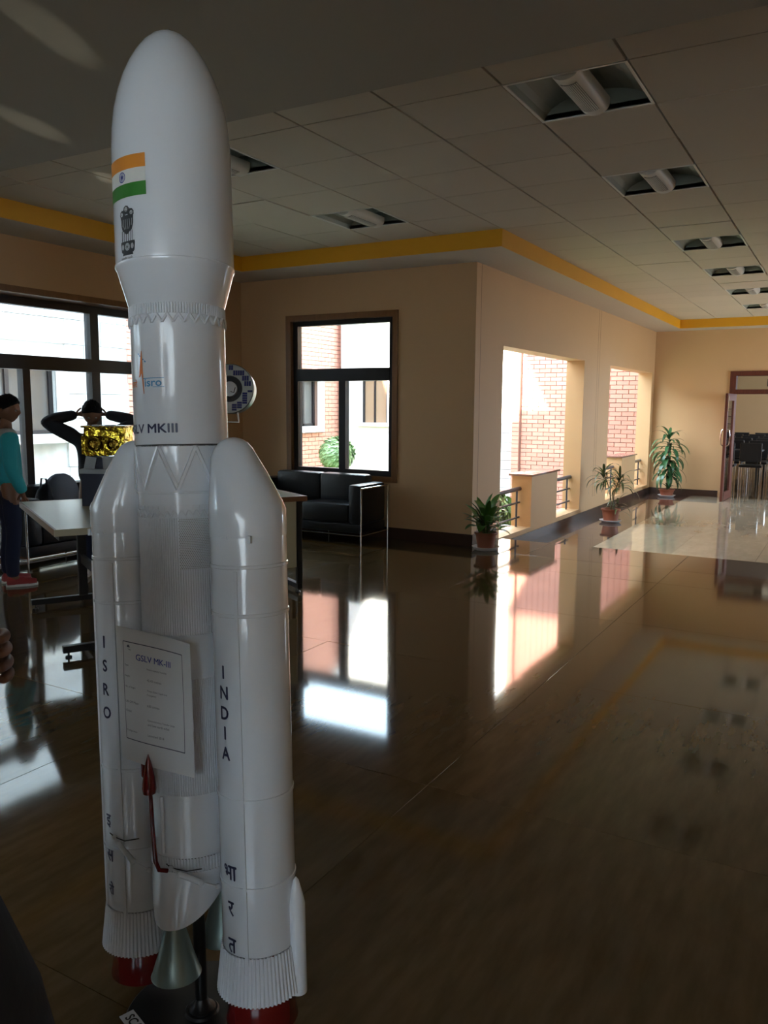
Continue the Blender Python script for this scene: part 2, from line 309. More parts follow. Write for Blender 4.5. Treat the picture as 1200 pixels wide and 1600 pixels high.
# back window
window('window_1', 'y', 7.56, 0, 0, 0, 0,
    [(7.485, -5.60, .60, 7.7, -5.535, 2.40), (7.485, -4.225, .60, 7.7, -4.16, 2.40), (7.485, -5.535, 2.335, 7.7, -4.225, 2.40), (7.485, -5.535, .60, 7.7, -4.225, .66)],
    [(7.54, -5.535, .66, 7.62, -5.475, 2.335), (7.54, -4.29, .66, 7.62, -4.225, 2.335), (7.54, -5.475, 2.285, 7.62, -4.29, 2.335), (7.54, -5.475, .66, 7.62, -4.29, .72), (7.53, -5.475, 1.68, 7.63, -4.29, 1.815), (7.54, -4.925, .72, 7.62, -4.84, 1.68)],
    [(7.575, -5.475, 1.815, 7.58, -4.29, 2.285), (7.575, -5.475, .72, 7.58, -4.925, 1.68), (7.59, -4.84, .72, 7.595, -4.29, 1.68)])
def leftwin(name, y0, y1, ms, thin, zb):
    window(name, 'x', -6.5, 0, 0, 0, 0,
        [(-6.6, y0, zb, XL+.012, y0+.05, 2.40), (-6.6, y1-.05, zb, XL+.012, y1, 2.40), (-6.6, y0+.05, 2.345, XL+.012, y1-.05, 2.40), (-6.6, y0+.05, zb, -6.44, y1-.05, zb+.04)],
        [(-6.54, y0+.05, zb+.04, -6.46, y0+.11, 2.345), (-6.54, y1-.11, zb+.04, -6.46, y1-.05, 2.345), (-6.54, y0+.11, 2.275, -6.46, y1-.11, 2.345), (-6.54, y0+.11, zb+.04, -6.46, y1-.11, zb+.1), (-6.55, y0+.11, 1.715, -6.45, y1-.11, 1.84)]
        + [(-6.54, m, zb+.1, -6.455, m+.1, 2.275) for m in ms] + [(-6.54, m, zb+.1, -6.46, m+.075, 1.715) for m in thin],
        [(-6.505, y0+.11, 1.84, -6.5, y1-.11, 2.275), (-6.505, y0+.11, zb+.1, -6.5, y1-.11, 1.715)])
leftwin('window_2', 3.9, 7.1, [5.50], [4.74, 6.33], .0)
leftwin('window_3', -1.9, 1.3, [-.35], [-1.1, .45], 1.2)

# ------------------------------------------------------------------ corridor openings: piers, coping, rails
for k, (p0, p1, ya, yb) in enumerate(((9.25, 10.22, o1, o1e), (13.6, 14.55, o2, o2e))):
    ST('trim_%d' % (7+k), m_wall, (XCo, p0, OB, XC, p1, .59))
    B('coping_slab', m_cap, (XCo-.03, p0-.04, .59, XC+.025, p1+.04, .615), label='polished brown coping slab on the %s low pier' % ('nearer', 'farther')[k], cat='coping', bev=.004)
    for q, (s0, s1) in enumerate(((ya, p0), (p1, yb))):
        t = thing('balcony_railing', '%s grey tube railing %s the low pier of the %s opening' % (('short', 'short')[q], ('left of', 'right of')[q], ('nearer', 'farther')[k]), 'railing', (-3.44, s0, OB))
        L = s1-s0
        MB().tube([(0, 0.002, .455), (0, L-.002, .455)], .026, 14).obj('top_rail', m_rail, t, smooth=True)
        for h in (.29, .11): MB().tube([(0, 0.002, h), (0, L-.002, h)], .013, 8).obj('rail', m_rail, t, smooth=True)
        for yp in ((L-.09) if q == 0 else .98 if False else L-.12, .12): MB().tube([(0, yp, 0), (0, yp, .44)], .013, 8).obj('baluster', m_rail, t, smooth=True)

# ------------------------------------------------------------------ end door
d = ST('door_1', m_door, (DX0, YE-.03, FL, DX0+.1, YE+.2, DT), (DX1-.1, YE-.03, FL, DX1, YE+.2, DT), (DX0+.1, YE-.03, DT-.08, DX1-.1, YE+.2, DT), (DX0+.1, YE-.03, 1.67, DX1-.1, YE+.2, 1.75))
B('pane', m_glass, (DX0+.1, YE+.05, 1.75, DX1-.1, YE+.055, DT-.08), parent=d)
B('closer_box', m_black, (-1.36, YE-.05, 1.80, -1.22, YE-.03, 1.93), parent=d)
lf = thing('door_leaf', 'red-brown glazed door leaf swung open beside the end wall', 'door leaf', (DX0+.09, YE-.03, FL+.008), radians(-91.5))
B('leaf_frame', m_door, (0, -.02, 0, .12, .02, 1.85), (.70, -.02, 0, .82, .02, 1.85), (.12, -.02, 0, .70, .02, .14), (.12, -.02, 1.73, .70, .02, 1.85), parent=lf)
B('pane', m_glass, (.12, -.003, .14, .70, .003, 1.73), parent=lf)
for s in (-1, 1): MB().tube([(.76, s*.02, .95), (.76, s*.06, .98), (.76, s*.075, 1.1), (.76, s*.06, 1.22), (.76, s*.02, 1.25)], .011, 8).obj('handle', m_chrome, lf, smooth=True, label='curved chrome pull handle')
B('top_pivot', m_chrome, (.75, -.03, 1.55, .79, .03, 1.82), parent=lf); B('door_stop', m_chrome, (.74, -.03, 0, .78, .03, .16), parent=lf)

# ------------------------------------------------------------------ dining hall beyond the door
HX0, HX1, HY1 = -5.8, 3.2, 26.6
ST('wall_hall', m_wall, (HX0-.2, YE+.53, FL, HX0, HY1, SF+.6), (HX0, YE+.53, FL, XC, YE+.6, SF+.6), (HX0, HY1, FL, HX1, HY1+.2, SF+.6), (HX1, YE+.22, FL, HX1+.2, HY1, 1.0), (HX1, YE+.22, 2.4, HX1+.2, HY1, SF+.6), label='cream dining hall walls')
ST('ceiling', m_ceil, (XC, YE+.22, SF, HX1, YE+.53, SF+.1), (HX0, YE+.61, SF, HX1, HY1, SF+.1), (XC, YE+.53, SF, HX1, YE+.61, SF+.1), label='dining hall ceiling')
portal((HX1+.25, 21.2, 1.7), (-1, 0, 0), 10.6, 1.4)
def dining_chair():
    t = thing('dining_chair', 'black dining chair in the hall beyond the open door', 'chair', (0, 0, 0), 0, 'chairs in the dining hall')
    MB().bbox(-.21, -.21, .43, .21, .21, .48, .015).obj('seat', m_leather, t); MB().bbox(-.2, .18, .55, .2, .21, .92, .012).obj('backrest', m_leather, t)
    for sx in (-1, 1):
        for sy in (-1, 1): MB().tube([(sx*.19, sy*.19, 0), (sx*.19, sy*.19, .44 if sy < 0 else .9)], .012, 6).obj('leg', m_chrome, t)
    return t
def dup(r, loc, rz=0, label=None):
    c = r.copy(); COL.objects.link(c); c.location = loc; c.rotation_euler = (0, 0, rz)
    if label: c['label'] = label
    for ch in list(r.children):
        k = ch.copy(); COL.objects.link(k); k.parent = c
        for g in list(ch.children): q = g.copy(); COL.objects.link(q); q.parent = k
    return c
ch0 = None; tb0 = None
for i, y in enumerate((18.5, 20.1, 21.7, 23.3, 24.9)):
    for j, x in enumerate((-2.35, -.25)):
        if tb0 is None:
            tb0 = thing('dining_table', 'dark dining table with white tableware, beyond the open door', 'table', (x, y, FL), 0, 'tables in the dining hall')
            B('tabletop', m_leather, (-.75, -.35, .72, .75, .35, .75), parent=tb0, bev=.006)
            for sx in (-1, 1):
                for sy in (-1, 1): MB().tube([(sx*.68, sy*.29, 0), (sx*.68, sy*.29, .72)], .018, 6).obj('leg', m_black, tb0)
        else: dup(tb0, (x, y, FL))
        for sx in (-.45, .1, .6):
            for sy, rz in ((-.57, pi), (.57, 0)):
                loc = (x+sx, y+sy, FL)
                if ch0 is None: ch0 = dining_chair(); ch0.location = loc; ch0.rotation_euler = (0, 0, rz)
                else: dup(ch0, loc, rz)
        for sx in (-.5, 0, .5):
            MB().lathe([(.03, 0), (.05, .004), (.13, .045), (.125, .048), (.045, .012), (.001, .010)], 16).obj('bowl', m_sauc, None, smooth=True, loc=(x+sx, y-.12, FL+.7505), label='white bowl on a dark dining table in the hall', cat='bowl', group='bowls on the hall tables')
for k in range(3):
    B('wall_rack', m_cap, (-.6, 26.35, .95+k*.22, 2.4, 26.6, .97+k*.22), label='%s thin shelf on the far hall wall' % ('lowest', 'middle', 'top')[k], cat='shelf')
light('hall_fill_light', 'AREA', (.4, 20.5, 2.78), 55, (1, .86, .66), direction=(0, 0, -1), shape='RECTANGLE', size=4, size_y=8)  # unseen fill light added to brighten the hall; no fixture hangs there

# ------------------------------------------------------------------ courtyard and neighbour buildings
GZ = -.75
ST('ground', m_pave, (-16, -14, GZ-.1, XLo-.0, 30, GZ), (XLo, 7.75, GZ-.1, XCo, 30, GZ), (XR+.3, -14, GZ-.1, 16, 30, GZ), (XLo, -14, GZ-.1, XR+.3, YN-.25, GZ))
ST('foundation', m_plast, (XR+.01, YN, GZ, XR+.24, YE, FL-.01))
ST('sun_block_wall', m_plast, (-7.6, 7.55, GZ, XLo-.005, 7.75, SF+.6))  # unseen wall added to stop sunlight slipping past the building corner
ST('lawn', m_grass, (-9.4, 8.2, GZ, -7.2, 15.9, GZ+.06), (-6.2, 8.2, GZ, -4.0, 14.5, GZ+.04))
ST('foundation', m_plast, (XLo, YN, GZ, XCo, 7.75, -.34), (XCo-.01, 7.75, GZ, XCo+.24, YE, FL-.19))
HB = 4.3
nb = thing('neighbour_building', 'pale stone and red brick building across the courtyard', 'building', (-9.5, 0, GZ))
XB = -9.5
def parentbox(name, m, boxes, parent, **kw):
    off = parent.location; return B(name, m, *[(b[0]-off.x, b[1]-off.y, b[2]-off.z, b[3]-off.x, b[4]-off.y, b[5]-off.z) for b in boxes], parent=parent, **kw)
WN = [(7.0, 7.53, 1.0, 2.08), (13.0, 13.80, 1.0, 1.97)]      # y0,y1,z0,z1 windows
WN[0] = (6.1, 7.50, 1.0, 2.03)
def wallholes(X0, X1, ya, yb, za, zb, holes):
    out = []; y = ya
    for (h0, h1, g0, g1) in sorted(holes):
        out += [(X0, y, za, X1, h0, zb), (X0, h0, za, X1, h1, g0), (X0, h0, g1, X1, h1, zb)]; y = h1
    out.append((X0, y, za, X1, yb, zb)); return out
parentbox('wall', m_mortar, wallholes(XB-.3, XB-.03, 8.75, 16.3, GZ, HB, WN[1:]), nb); parentbox('wall', m_stone, wallholes(XB-.3, XB-.03, -2, 8.75, GZ, HB, WN[:1]), nb)
parentbox('parapet', m_plast, [(XB-.32, -2, HB, XB+.04, 16.3, HB+.12)], nb)
for n_, (h0, h1, g0, g1) in enumerate(WN):
    parentbox('window_surround', m_plast, [(XB-.04, h0-.14, g0-.12, XB+.05, h0, g1+.12), (XB-.04, h1, g0-.12, XB+.05, h1+.14, g1+.12), (XB-.04, h0, g1, XB+.05, h1, g1+.12), (XB-.04, h0, g0-.12, XB+.10, h1, g0)], nb)
    f = parentbox('window', m_alu, [(XB-.16, h0, g0, XB-.1, h0+.06, g1), (XB-.16, h1-.06, g0, XB-.1, h1, g1), (XB-.16, h0, g1-.06, XB-.1, h1, g1), (XB-.16, h0, g0, XB-.1, h1, g0+.05), (XB-.16, (h0+h1)/2-.03, g0, XB-.1, (h0+h1)/2+.03, g1)], nb)
    parentbox('pane', mat('grey_room_glass', (.10, .095, .09), .12), [(XB-.14, h0, g0, XB-.135, h1, g1)], nb)
# stone slabs (each its own piece)
random.seed(5)
def hits(y0, y1, z0, z1, m=.14): return any(y1 > a-m and y0 < b+m and z1 > c-m and z0 < d_+m for a, b, c, d_ in WN)
def course(ya, yb, za, zb, ly_, lz, fn, gap, step=.5):
    z = za; row = 0
    while z < zb-.01:
        y = ya-(ly_*step if row % 2 else 0)
        while y < yb-.001:
            segs = [(max(y, ya), min(y+ly_, yb))]
            for a, b, c, d_ in WN:
                if min(z+lz, zb) > c-.13 and z < d_+.13: segs = [q for p in segs for q in ((p[0], min(p[1], a-.145)), (max(p[0], b+.145), p[1]))]
            for y0, y1 in segs:
                if y1-y0 > .03: fn(y0+gap, y1-gap, z+gap, min(z+lz, zb)-gap)
            y += ly_
        z += lz; row += 1
def stone(y0, y1, z0, z1): B('stone_slab', m_stone, (-.03, y0, z0-GZ, random.uniform(0, .012), y1, z1-GZ), parent=nb)
course(3.0, 8.75, -.15, HB, .62, .34, stone, .004)
mb = MB(); course(-2, 3.0, -.75, HB, .62, .34, lambda a, b, c, d_: mb.box(-.03, a, c-GZ, .004, b, d_-GZ), .004); mb.obj('far_stone_facing', m_stone, nb, kind='stuff')
mb = MB(); course(8.75, 15.98, -.75, HB, .24, .085, lambda a, b, c, d_: mb.box(-.03, a, c-GZ, .003, b, d_-GZ), .005); mb.obj('brick_facing', m_brick, nb, kind='stuff')
# facade at y=16 : plaster left, stone base, brick pilaster, brick wall
fb = thing('brick_wing', 'red brick and white plaster wing beyond the corridor openings', 'building', (-6, 16, GZ))
YF = 16.0
def wallholesx(x0, x1, ya, yb, z0, z1, h): return [(x0, ya, z0, h[0], yb, z1), (h[1], ya, z0, x1, yb, z1), (h[0], ya, z0, h[1], yb, h[2]), (h[0], ya, h[3], h[1], yb, z1), (h[0], ya+.3, h[2], h[1], yb, h[3])]
parentbox('wall', m_mortar, [(-9.40, YF+.03, GZ, XC-.26, YF+.3, 4.6)], fb)
parentbox('plaster_wall', m_plast, [(-7.2, YF, 1.06, -6.14, YF+.04, 4.6)], fb)
pb = thing('plaster_block', 'white plaster block with a small window behind the clipped bush', 'building', (-8.3, 14.45, GZ)); wy = 14.45
parentbox('wall', m_plast, wallholesx(-9.38, -7.2, wy, 15.90, GZ, 4.7, (-8.88, -8.27, 1.07, 1.99)), pb)
parentbox('window', m_alu, [(-8.88, wy+.06, 1.07, -8.83, wy+.1, 1.99), (-8.32, wy+.06, 1.07, -8.27, wy+.1, 1.99), (-8.83, wy+.06, 1.94, -8.32, wy+.1, 1.99), (-8.61, wy+.06, 1.07, -8.57, wy+.1, 1.94)], pb)
parentbox('pane', mat('warm_room_glass', (.30, .20, .13), .15), [(-8.83, wy+.08, 1.07, -8.32, wy+.085, 1.94)], pb)
parentbox('window_sill', m_plast, [(-8.95, wy-.07, 1.0, -8.2, wy-.001, 1.065)], pb)
z = -.65
while z < .9:
    x = -7.0
    for w_ in ((.5, .36) if int(round(z*100)) % 3 else (.3, .56)):
        parentbox('stone_slab', m_stone, [(x+.005, YF-.0, z+.005, x+w_-.005, YF+.04, z+.185)], fb); x += w_
    z += .19
parentbox('pilaster', m_mortar, [(-6.12, YF-.10, GZ, -5.96, YF+.03, 4.6)], fb)
bmesh_ = {}
def brick(x0, x1, z0, z1, yo, stuff):
    if stuff is not None: stuff.box(x0+6, yo-16, z0-GZ, x1+6, yo+.04-16, z1-GZ); return
    w = round(x1-x0, 3); k = (w,)
    if k not in bmesh_: bmesh_[k] = MB().box(-w/2, 0, 0, w/2, .04, .075).mesh('brick', m_brick)
    link('brick', bmesh_[k], fb, loc=((x0+x1)/2+6, yo-16, z0-GZ))
st = MB()
for r_ in range(62):
    z0 = -.70+r_*.085; far = not (.3 < z0 < 2.45)
    brick(-6.115, -5.965, z0, z0+.075, YF-.112, st if not (.3 < z0 < 2.45) else None)
    x = -5.95-(.12 if r_ % 2 else 0)
    while x < XC-.3:
        a, b = max(x, -5.95), min(x+.23, XC-.28)
        if b-a > .03: brick(a, b, z0, z0+.075, YF-.006, st if far else None)
        x += .24
st.obj('brick', m_brick, fb, kind='stuff')
parentbox('parapet', m_plast, [(-9.40, YF-.08, 4.6, XC-.26, YF+.3, 4.75)], fb)
# unseen blocks added to keep low sun out of the left and rear windows
an = thing('sun_shade_blocks', 'plain white unseen blocks added to keep low sun off the windows', 'building', (-8, -3, GZ))
parentbox('wall', m_plast, [(-9.3, -3.2, GZ, XLo-.02, -2.2, 4.2), (-9.3, -9.2, GZ, 6, -8.2, 3.8)], an); parentbox('parapet', m_plast, [(-9.35, -3.25, 4.2, XLo-.02, -2.15, 4.3), (-9.35, -9.25, 3.8, 6.05, -8.15, 3.9)], an)

# bushes
def leafy(name, label, c, r, n, sc=(1, 1, 1), ls=.05, cat='bush', trunk=True):
    t = thing(name, label, cat, c); mb = MB(); rnd = random.Random(n)
    for _ in range(n):
        v = Vector((rnd.gauss(0, 1), rnd.gauss(0, 1), rnd.gauss(0, 1))).normalized(); p = Vector((v.x*sc[0], v.y*sc[1], v.z*sc[2]))*r*rnd.uniform(.86, 1.02)
        a = v.cross(Vector((rnd.random(), rnd.random(), rnd.random()))).normalized(); b = (v*.5+v.cross(a)).normalized(); l = ls*rnd.uniform(.7, 1.3)
        mb.add([p-a*l*.45, p+b*l, p+a*l*.45, p-b*l*.6], [(0, 1, 2), (0, 2, 3)])
    mb.obj('foliage', m_bush, t); MB().ball((0, 0, 0), r*.88, 16, 10, sc).obj('inner_foliage', m_leafB, t, smooth=True)
    if trunk: MB().tube([(0, 0, GZ-c[2]+.02), (0, 0, -r*.8)], .04, 8).obj('trunk', m_stem, t)
leafy('clipped_bush', 'round clipped green bush outside the sofa window', (-8.2, 12.5, .53), .31, 1900, ls=.07)
for i, (x, y, z, r) in enumerate([(-4.35, 9.9, -.25, .38), (-4.6, 10.9, -.1, .42), (-4.3, 11.7, -.3, .35), (-5.2, 12.0, -.2, .4)]):
    leafy('garden_shrub', ['leafy shrub behind the nearer railing', 'taller shrub behind the nearer low pier', 'low shrub past the nearer opening', 'shrub in the lawn toward the brick wing'][i], (x, y, z), r, 700, (1, 1, .9), .09, 'shrub')

# ------------------------------------------------------------------ text
def glyphs(txt, bold=0.0):
    c = bpy.data.curves.new('t', 'FONT'); c.body = txt; c.size = 1; c.offset = bold; c.resolution_u = 3
    o = bpy.data.objects.new('t', c); COL.objects.link(o)
    dg = bpy.context.evaluated_depsgraph_get(); me = bpy.data.meshes.new_from_object(o.evaluated_get(dg))
    vs = [v.co.copy() for v in me.vertices]; fs = [tuple(p.vertices) for p in me.polygons]
    bpy.data.objects.remove(o); bpy.data.curves.remove(c); bpy.data.meshes.remove(me)
    if not vs: return [], [], 1
    x0 = min(v.x for v in vs); x1 = max(v.x for v in vs); y0 = min(v.y for v in vs); y1 = max(v.y for v in vs); h = y1-y0
    return [Vector(((v.x-(x0+x1)/2)/h, (v.y-(y0+y1)/2)/h, 0)) for v in vs], fs, (x1-x0)/h
def onCyl(R, a0, z0, c=(0, 0)):      # (u, v) in metres on a cylinder wall, read from outside
    return lambda u, v, e=0: Vector((c[0]+(R+e)*cos(a0+u/R), c[1]+(R+e)*sin(a0+u/R), z0+v))
def text_on(mp, txt, h, m, parent, name='lettering', bold=0, sx=1, e=.0006, label=None, du=0, dv=0):
    vs, fs, w = glyphs(txt)
    mb = MB()
    for q, (ox, oy) in enumerate(((0, 0), (1, 0), (-1, 0), (0, 1), (0, -1)) if bold else ((0, 0),)): mb.add([mp(v.x*h*sx+du+ox*bold*h, v.y*h+dv+oy*bold*h, e+q*.00004) for v in vs], fs)
    return mb.obj(name, m, parent, label=label)
def decal(mp, polys, m, parent, name, e=.0006, label=None):
    mb = MB()
    for p in polys:
        n = len(p); cu, cv = sum(q[0] for q in p)/n, sum(q[1] for q in p)/n
        tr = [((cu, cv), p[k], p[(k+1) % n]) for k in range(n)] if n > 4 else [(p[0], p[k], p[k+1]) for k in range(1, n-1)]
        while tr:
            a, b, c = tr.pop(); L = [abs(b[0]-a[0]), abs(c[0]-b[0]), abs(a[0]-c[0])]; mxl = max(L)
            if mxl > .009 and name != 'border_line':
                k = L.index(mxl); a, b, c = (a, b, c) if k == 0 else (b, c, a) if k == 1 else (c, a, b); m_ = ((a[0]+b[0])/2, (a[1]+b[1])/2); tr += [(a, m_, c), (m_, b, c)]
            else: mb.add([mp(*a, e), mp(*b, e), mp(*c, e)], [(0, 1, 2)])
    return mb.obj(name, m, parent, label=label)
def circ(cu, cv, r, n=20, ry=None): return [(cu+r*cos(2*pi*k/n), cv+(ry or r)*sin(2*pi*k/n)) for k in range(n)]
def strip(pts, w):
    out = []
    for a, b in zip(pts[:-1], pts[1:]):
        dx, dy = b[0]-a[0], b[1]-a[1]; l = sqrt(dx*dx+dy*dy) or 1; nx, ny = -dy/l*w/2, dx/l*w/2
        out.append([(a[0]-nx, a[1]-ny), (b[0]-nx, b[1]-ny), (b[0]+nx, b[1]+ny), (a[0]+nx, a[1]+ny)])
    return out

# ------------------------------------------------------------------ rocket model
RK = thing('rocket_model', 'tall white model launch rocket with two side boosters on a black stand', 'rocket model', (-1.216, 1.281, 0))
RK.rotation_mode = 'QUATERNION'; RK.rotation_quaternion = Vector((0, 0, 1)).rotation_difference(Vector((-.051, .039, 1)))
prof = [(.118, 1.7), (.1245, 1.703), (.125, 1.708), (.125, 1.80), (.125, 1.90), (.1247, 1.945), (.1225, 1.985), (.1175, 2.025), (.109, 2.062), (.098, 2.095), (.085, 2.124), (.0705, 2.149), (.055, 2.170), (.038, 2.186), (.020, 2.197), (.006, 2.2005), (.0005, 2.201)]
fair = MB().lathe(prof, 72).obj('payload_fairing', m_white, RK, smooth=True)
MB().lathe([(.1, 1.612), (.1025, 1.62), (.1225, 1.692), (.1265, 1.698), (.1265, 1.703), (.1245, 1.705)], 72).obj('fairing_cone', m_white, RK, smooth=True)
def ribbed(name, z0, z1, R, n, amp, parent=RK, c=(0, 0, 0), flare=0, m=m_white2):
    N = n*4
    return MB().lathe([(R+flare, z0), (R+flare, z0+.001), (R, z1-.001), (R, z1)], N, c, mod=lambda k, r, z: amp*1.5 if k % 4 < 2 else 0).obj(name, m, parent)
def smooth_ring(name, pr_, parent=RK, c=(0, 0, 0), m=m_white, n=72, **kw): return MB().lathe(pr_, n, c).obj(name, m, parent, smooth=True, **kw)
def zigzag(name, R, z0, z1, teeth, w, parent=RK, e=.003, m=m_white2, ph=0):
    mb = MB(); da = 2*pi/teeth
    for k in range(teeth):
        for (aa, za), (ab, zb) in (((k, z0), (k+.5, z1)), ((k+.5, z1), (k+1, z0))):
            P = []
            for f_ in (0, .5, 1):
                an_ = (aa+(ab-aa)*f_)*da+ph; P.append(Vector(((R+.001)*cos(an_), (R+.001)*sin(an_), za+(zb-za)*f_)))
            mb.tube(P, w, 5)
    return mb.obj(name, m, parent)
ribbed('upper_rib_ring', 1.594, 1.616, .0995, 110, .0022)
smooth_ring('upper_core', [(.1, 1.3235), (.1005, 1.325), (.1005, 1.594), (.099, 1.5945)])
zigzag('tooth_ring', .1005, 1.576, 1.593, 28, .0032)
smooth_ring('seam', [(.0985, 1.319), (.0985, 1.3235)], m=m_black)
smooth_ring('lattice_ring', [(.098, 1.222), (.0985, 1.224), (.0985, 1.321)])
zigzag('lattice_bar', .0985, 1.228, 1.318, 8, .005, ph=radians(-75)+pi/8)
smooth_ring('core_band', [(.0965, 1.168), (.0965, 1.219), (.1, 1.2195), (.1, 1.2225), (.098, 1.223)])
mb = MB()
for k in range(44):
    a = 2*pi*k/44; c, s_ = cos(a), sin(a); T = Matrix(((c, -s_, 0, 0), (s_, c, 0, 0), (0, 0, 1, 0), (0, 0, 0, 1))); mb.box(.0955, -.0045, 1.186, .0985, .0045, 1.194, T)
mb.obj('block_ring', m_white2, RK, kind='stuff')
zigzag('tooth_ring', .0965, 1.17, 1.183, 40, .0025)
ribbed('fine_ribbing', 1.055, 1.168, .0955, 120, .0018); ribbed('fine_ribbing', .917, 1.055, .0965, 120, .002)
mb = MB()
for i in range(30):
    for j in range(18):
        a = radians(-53+j*2.45+(1.2 if i % 2 else 0)); z = 1.060+i*.0036; r = .098; q = .0017
        c, s_ = cos(a), sin(a)
        mb.add([(r*c-s_*-q, r*s_+c*-q, z), (r*c-s_*q, r*s_+c*q, z), (r*c, r*s_, z+.0017), (r*c, r*s_, z-.0017), ((r+.0018)*c, (r+.0018)*s_, z)], [(0, 3, 4), (3, 1, 4), (1, 2, 4), (2, 0, 4)])
mb.obj('honeycomb_panel', m_drumw, RK, kind='stuff')
mb = MB(); rings = []
for z in (1.058, 1.167): rings.append([Vector(((.0978)*cos(radians(a)), (.0978)*sin(radians(a)), z)) for a in range(-55, -7, 2)]+[Vector(((.095)*cos(radians(a)), (.095)*sin(radians(a)), z)) for a in range(-9, -56, -2)])
mb.loft(rings).obj('panel_plate', m_white2, RK)
smooth_ring('lower_core', [(.0955, .82), (.0955, .916), (.097, .917)]); ribbed('fine_ribbing', .707, .82, .0955, 140, .0012); ribbed('fine_ribbing', .566, .707, .0957, 120, .002)
smooth_ring('aft_core', [(.0975, .427), (.0975, .566), (.096, .567)]); ribbed('lower_rib_ring', .395, .427, .0965, 90, .0025)
# aft skirt with lobes over the two engines
rings = []; N = 72
def low(a): return .30-.035*abs(sin(a))**1.5 - .0
for f_ in (0, .25, .5, .75, 1):
    R_ = []
    for k in range(N):
        a = 2*pi*k/N; lobe = .012*abs(sin(a))**2; r = .0975+lobe*min(f_*1.5, 1)-.012*f_*abs(cos(a)); zb = .34-.075*abs(sin(a))**1.2; R_.append(Vector((r*cos(a), r*sin(a), .395+(zb-.395)*f_)))
    rings.append(R_)
MB().loft(rings, False, False).obj('aft_skirt', m_white, RK, smooth=True)
MB().lathe([(.001, .345), (.09, .345)], 36).obj('aft_bulkhead', m_black, RK)
for sy in (-1, 1):
    MB().lathe([(.055, .15), (.054, .151), (.038, .20), (.026, .245), (.020, .27), (.019, .33), (.018, .33), (.019, .27), (.037, .20), (.0535, .15)], 36, (.003, sy*.078, 0)).obj('engine_nozzle', m_noz, RK, smooth=True)
# decals on the fairing
A98 = radians(-99)
fl = lambda z: onCyl(.1252, A98, z)
for nm, m_, z0, z1 in (('green_stripe', m_grn, 1.826, 1.853), ('white_stripe', m_wst, 1.853, 1.881), ('saffron_stripe', m_saf, 1.881, 1.908)):
    mp = onCyl(.1252, 0, 0); us = [radians(-127+k*4)*.1252 for k in range(15)]
    decal(mp, [[(us[k], z0), (us[k+1], z0), (us[k+1], z1), (us[k], z1)] for k in range(14)], m_, fair, 'flag_stripe', e=.0005, label=nm.replace('_', ' '))
mp = onCyl(.1252, A98, 1.867)
ring = [[(.0105*cos(a), .0105*sin(a)), (.0105*cos(b), .0105*sin(b)), (.0088*cos(b), .0088*sin(b)), (.0088*cos(a), .0088*sin(a))] for a, b in [(2*pi*k/24, 2*pi*(k+1)/24) for k in range(24)]]
decal(mp, ring+[circ(0, 0, .003)]+strip([(0, 0), (0, 0)], 0)+[s for k in range(12) for s in strip([(.0085*cos(pi*k/12), .0085*sin(pi*k/12)), (-.0085*cos(pi*k/12), -.0085*sin(pi*k/12))], .0006)], m_chak, fair, 'flag_wheel', e=.001)
# lion capital emblem
mp = onCyl(.1252, radians(-95), 1.765)
D = []; Lh = []
def mane(cx, cy, r): return [(cx+r*(1+.12*(k % 2))*cos(2*pi*k/18), cy+r*(1+.12*(k % 2))*sin(2*pi*k/18)) for k in range(18)]
D += [mane(0, .036, .0085), mane(-.0125, .028, .0085), mane(.0125, .029, .0085)]
D += [[(-.02, .026), (.02, .026), (.019, .008), (.015, -.004), (.008, -.008), (.003, -.012), (-.003, -.012), (-.008, -.008), (-.014, -.004), (-.019, .008)]]
for x in (-.014, -.0075, -.001, .0055, .012): D += strip([(x, -.004), (x-.0005, -.020), (x-.002, -.026)], .0018)
D += strip([(-.0165, -.005), (-.0165, -.026)], .0012)+strip([(.0155, -.005), (.0165, -.026)], .0012)
D += [[(-.021, -.026), (.021, -.026), (.022, -.030), (.020, -.046), (.017, -.049), (-.017, -.049), (-.020, -.046), (-.022, -.030)], [(-.015, -.049), (.015, -.049), (.0165, -.054), (-.0165, -.054)]]
Lh += [circ(0, .0375, .0048, 12), circ(-.0145, .0285, .0042, 10), circ(.0148, .0295, .0042, 10), circ(0, -.0375, .0078, 18), circ(-.0145, -.037, .004, 8, .006), circ(.0145, -.037, .004, 8, .006)]
for x in (-.009, -.003, .003, .009): Lh += strip([(x, .018), (x*1.1, .006), (x*.7, -.002)], .0012)
for x in (-.016, .016): Lh += strip([(x, .018), (x*.9, .004)], .0012)
decal(mp, D, m_ink, fair, 'emblem_drawing', e=.0006); decal(mp, Lh, m_lgt, fair, 'emblem_highlight', e=.0010)
D2 = strip([(-.002, .039), (-.0005, .039)], .001)+strip([(.002, .039), (.0035, .039)], .001)+strip([(-.002, .0345), (.003, .0345)], .0012)+[circ(0, -.0375, .002, 8)]
for k in range(8): D2 += strip([(0, -.0375), (.0075*cos(pi*k/4), -.0375+.0075*sin(pi*k/4))], .0006)
D2 += strip([(-.017, .029), (-.013, .028)], .001)+strip([(.013, .028), (.017, .029)], .001)
decal(mp, D2, m_ink, fair, 'emblem_line', e=.0014)
text_on(onCyl(.1252, radians(-97), 1.7045), 'सत्यमेव जयते', .008, m_ink, fair, 'motto', .01)
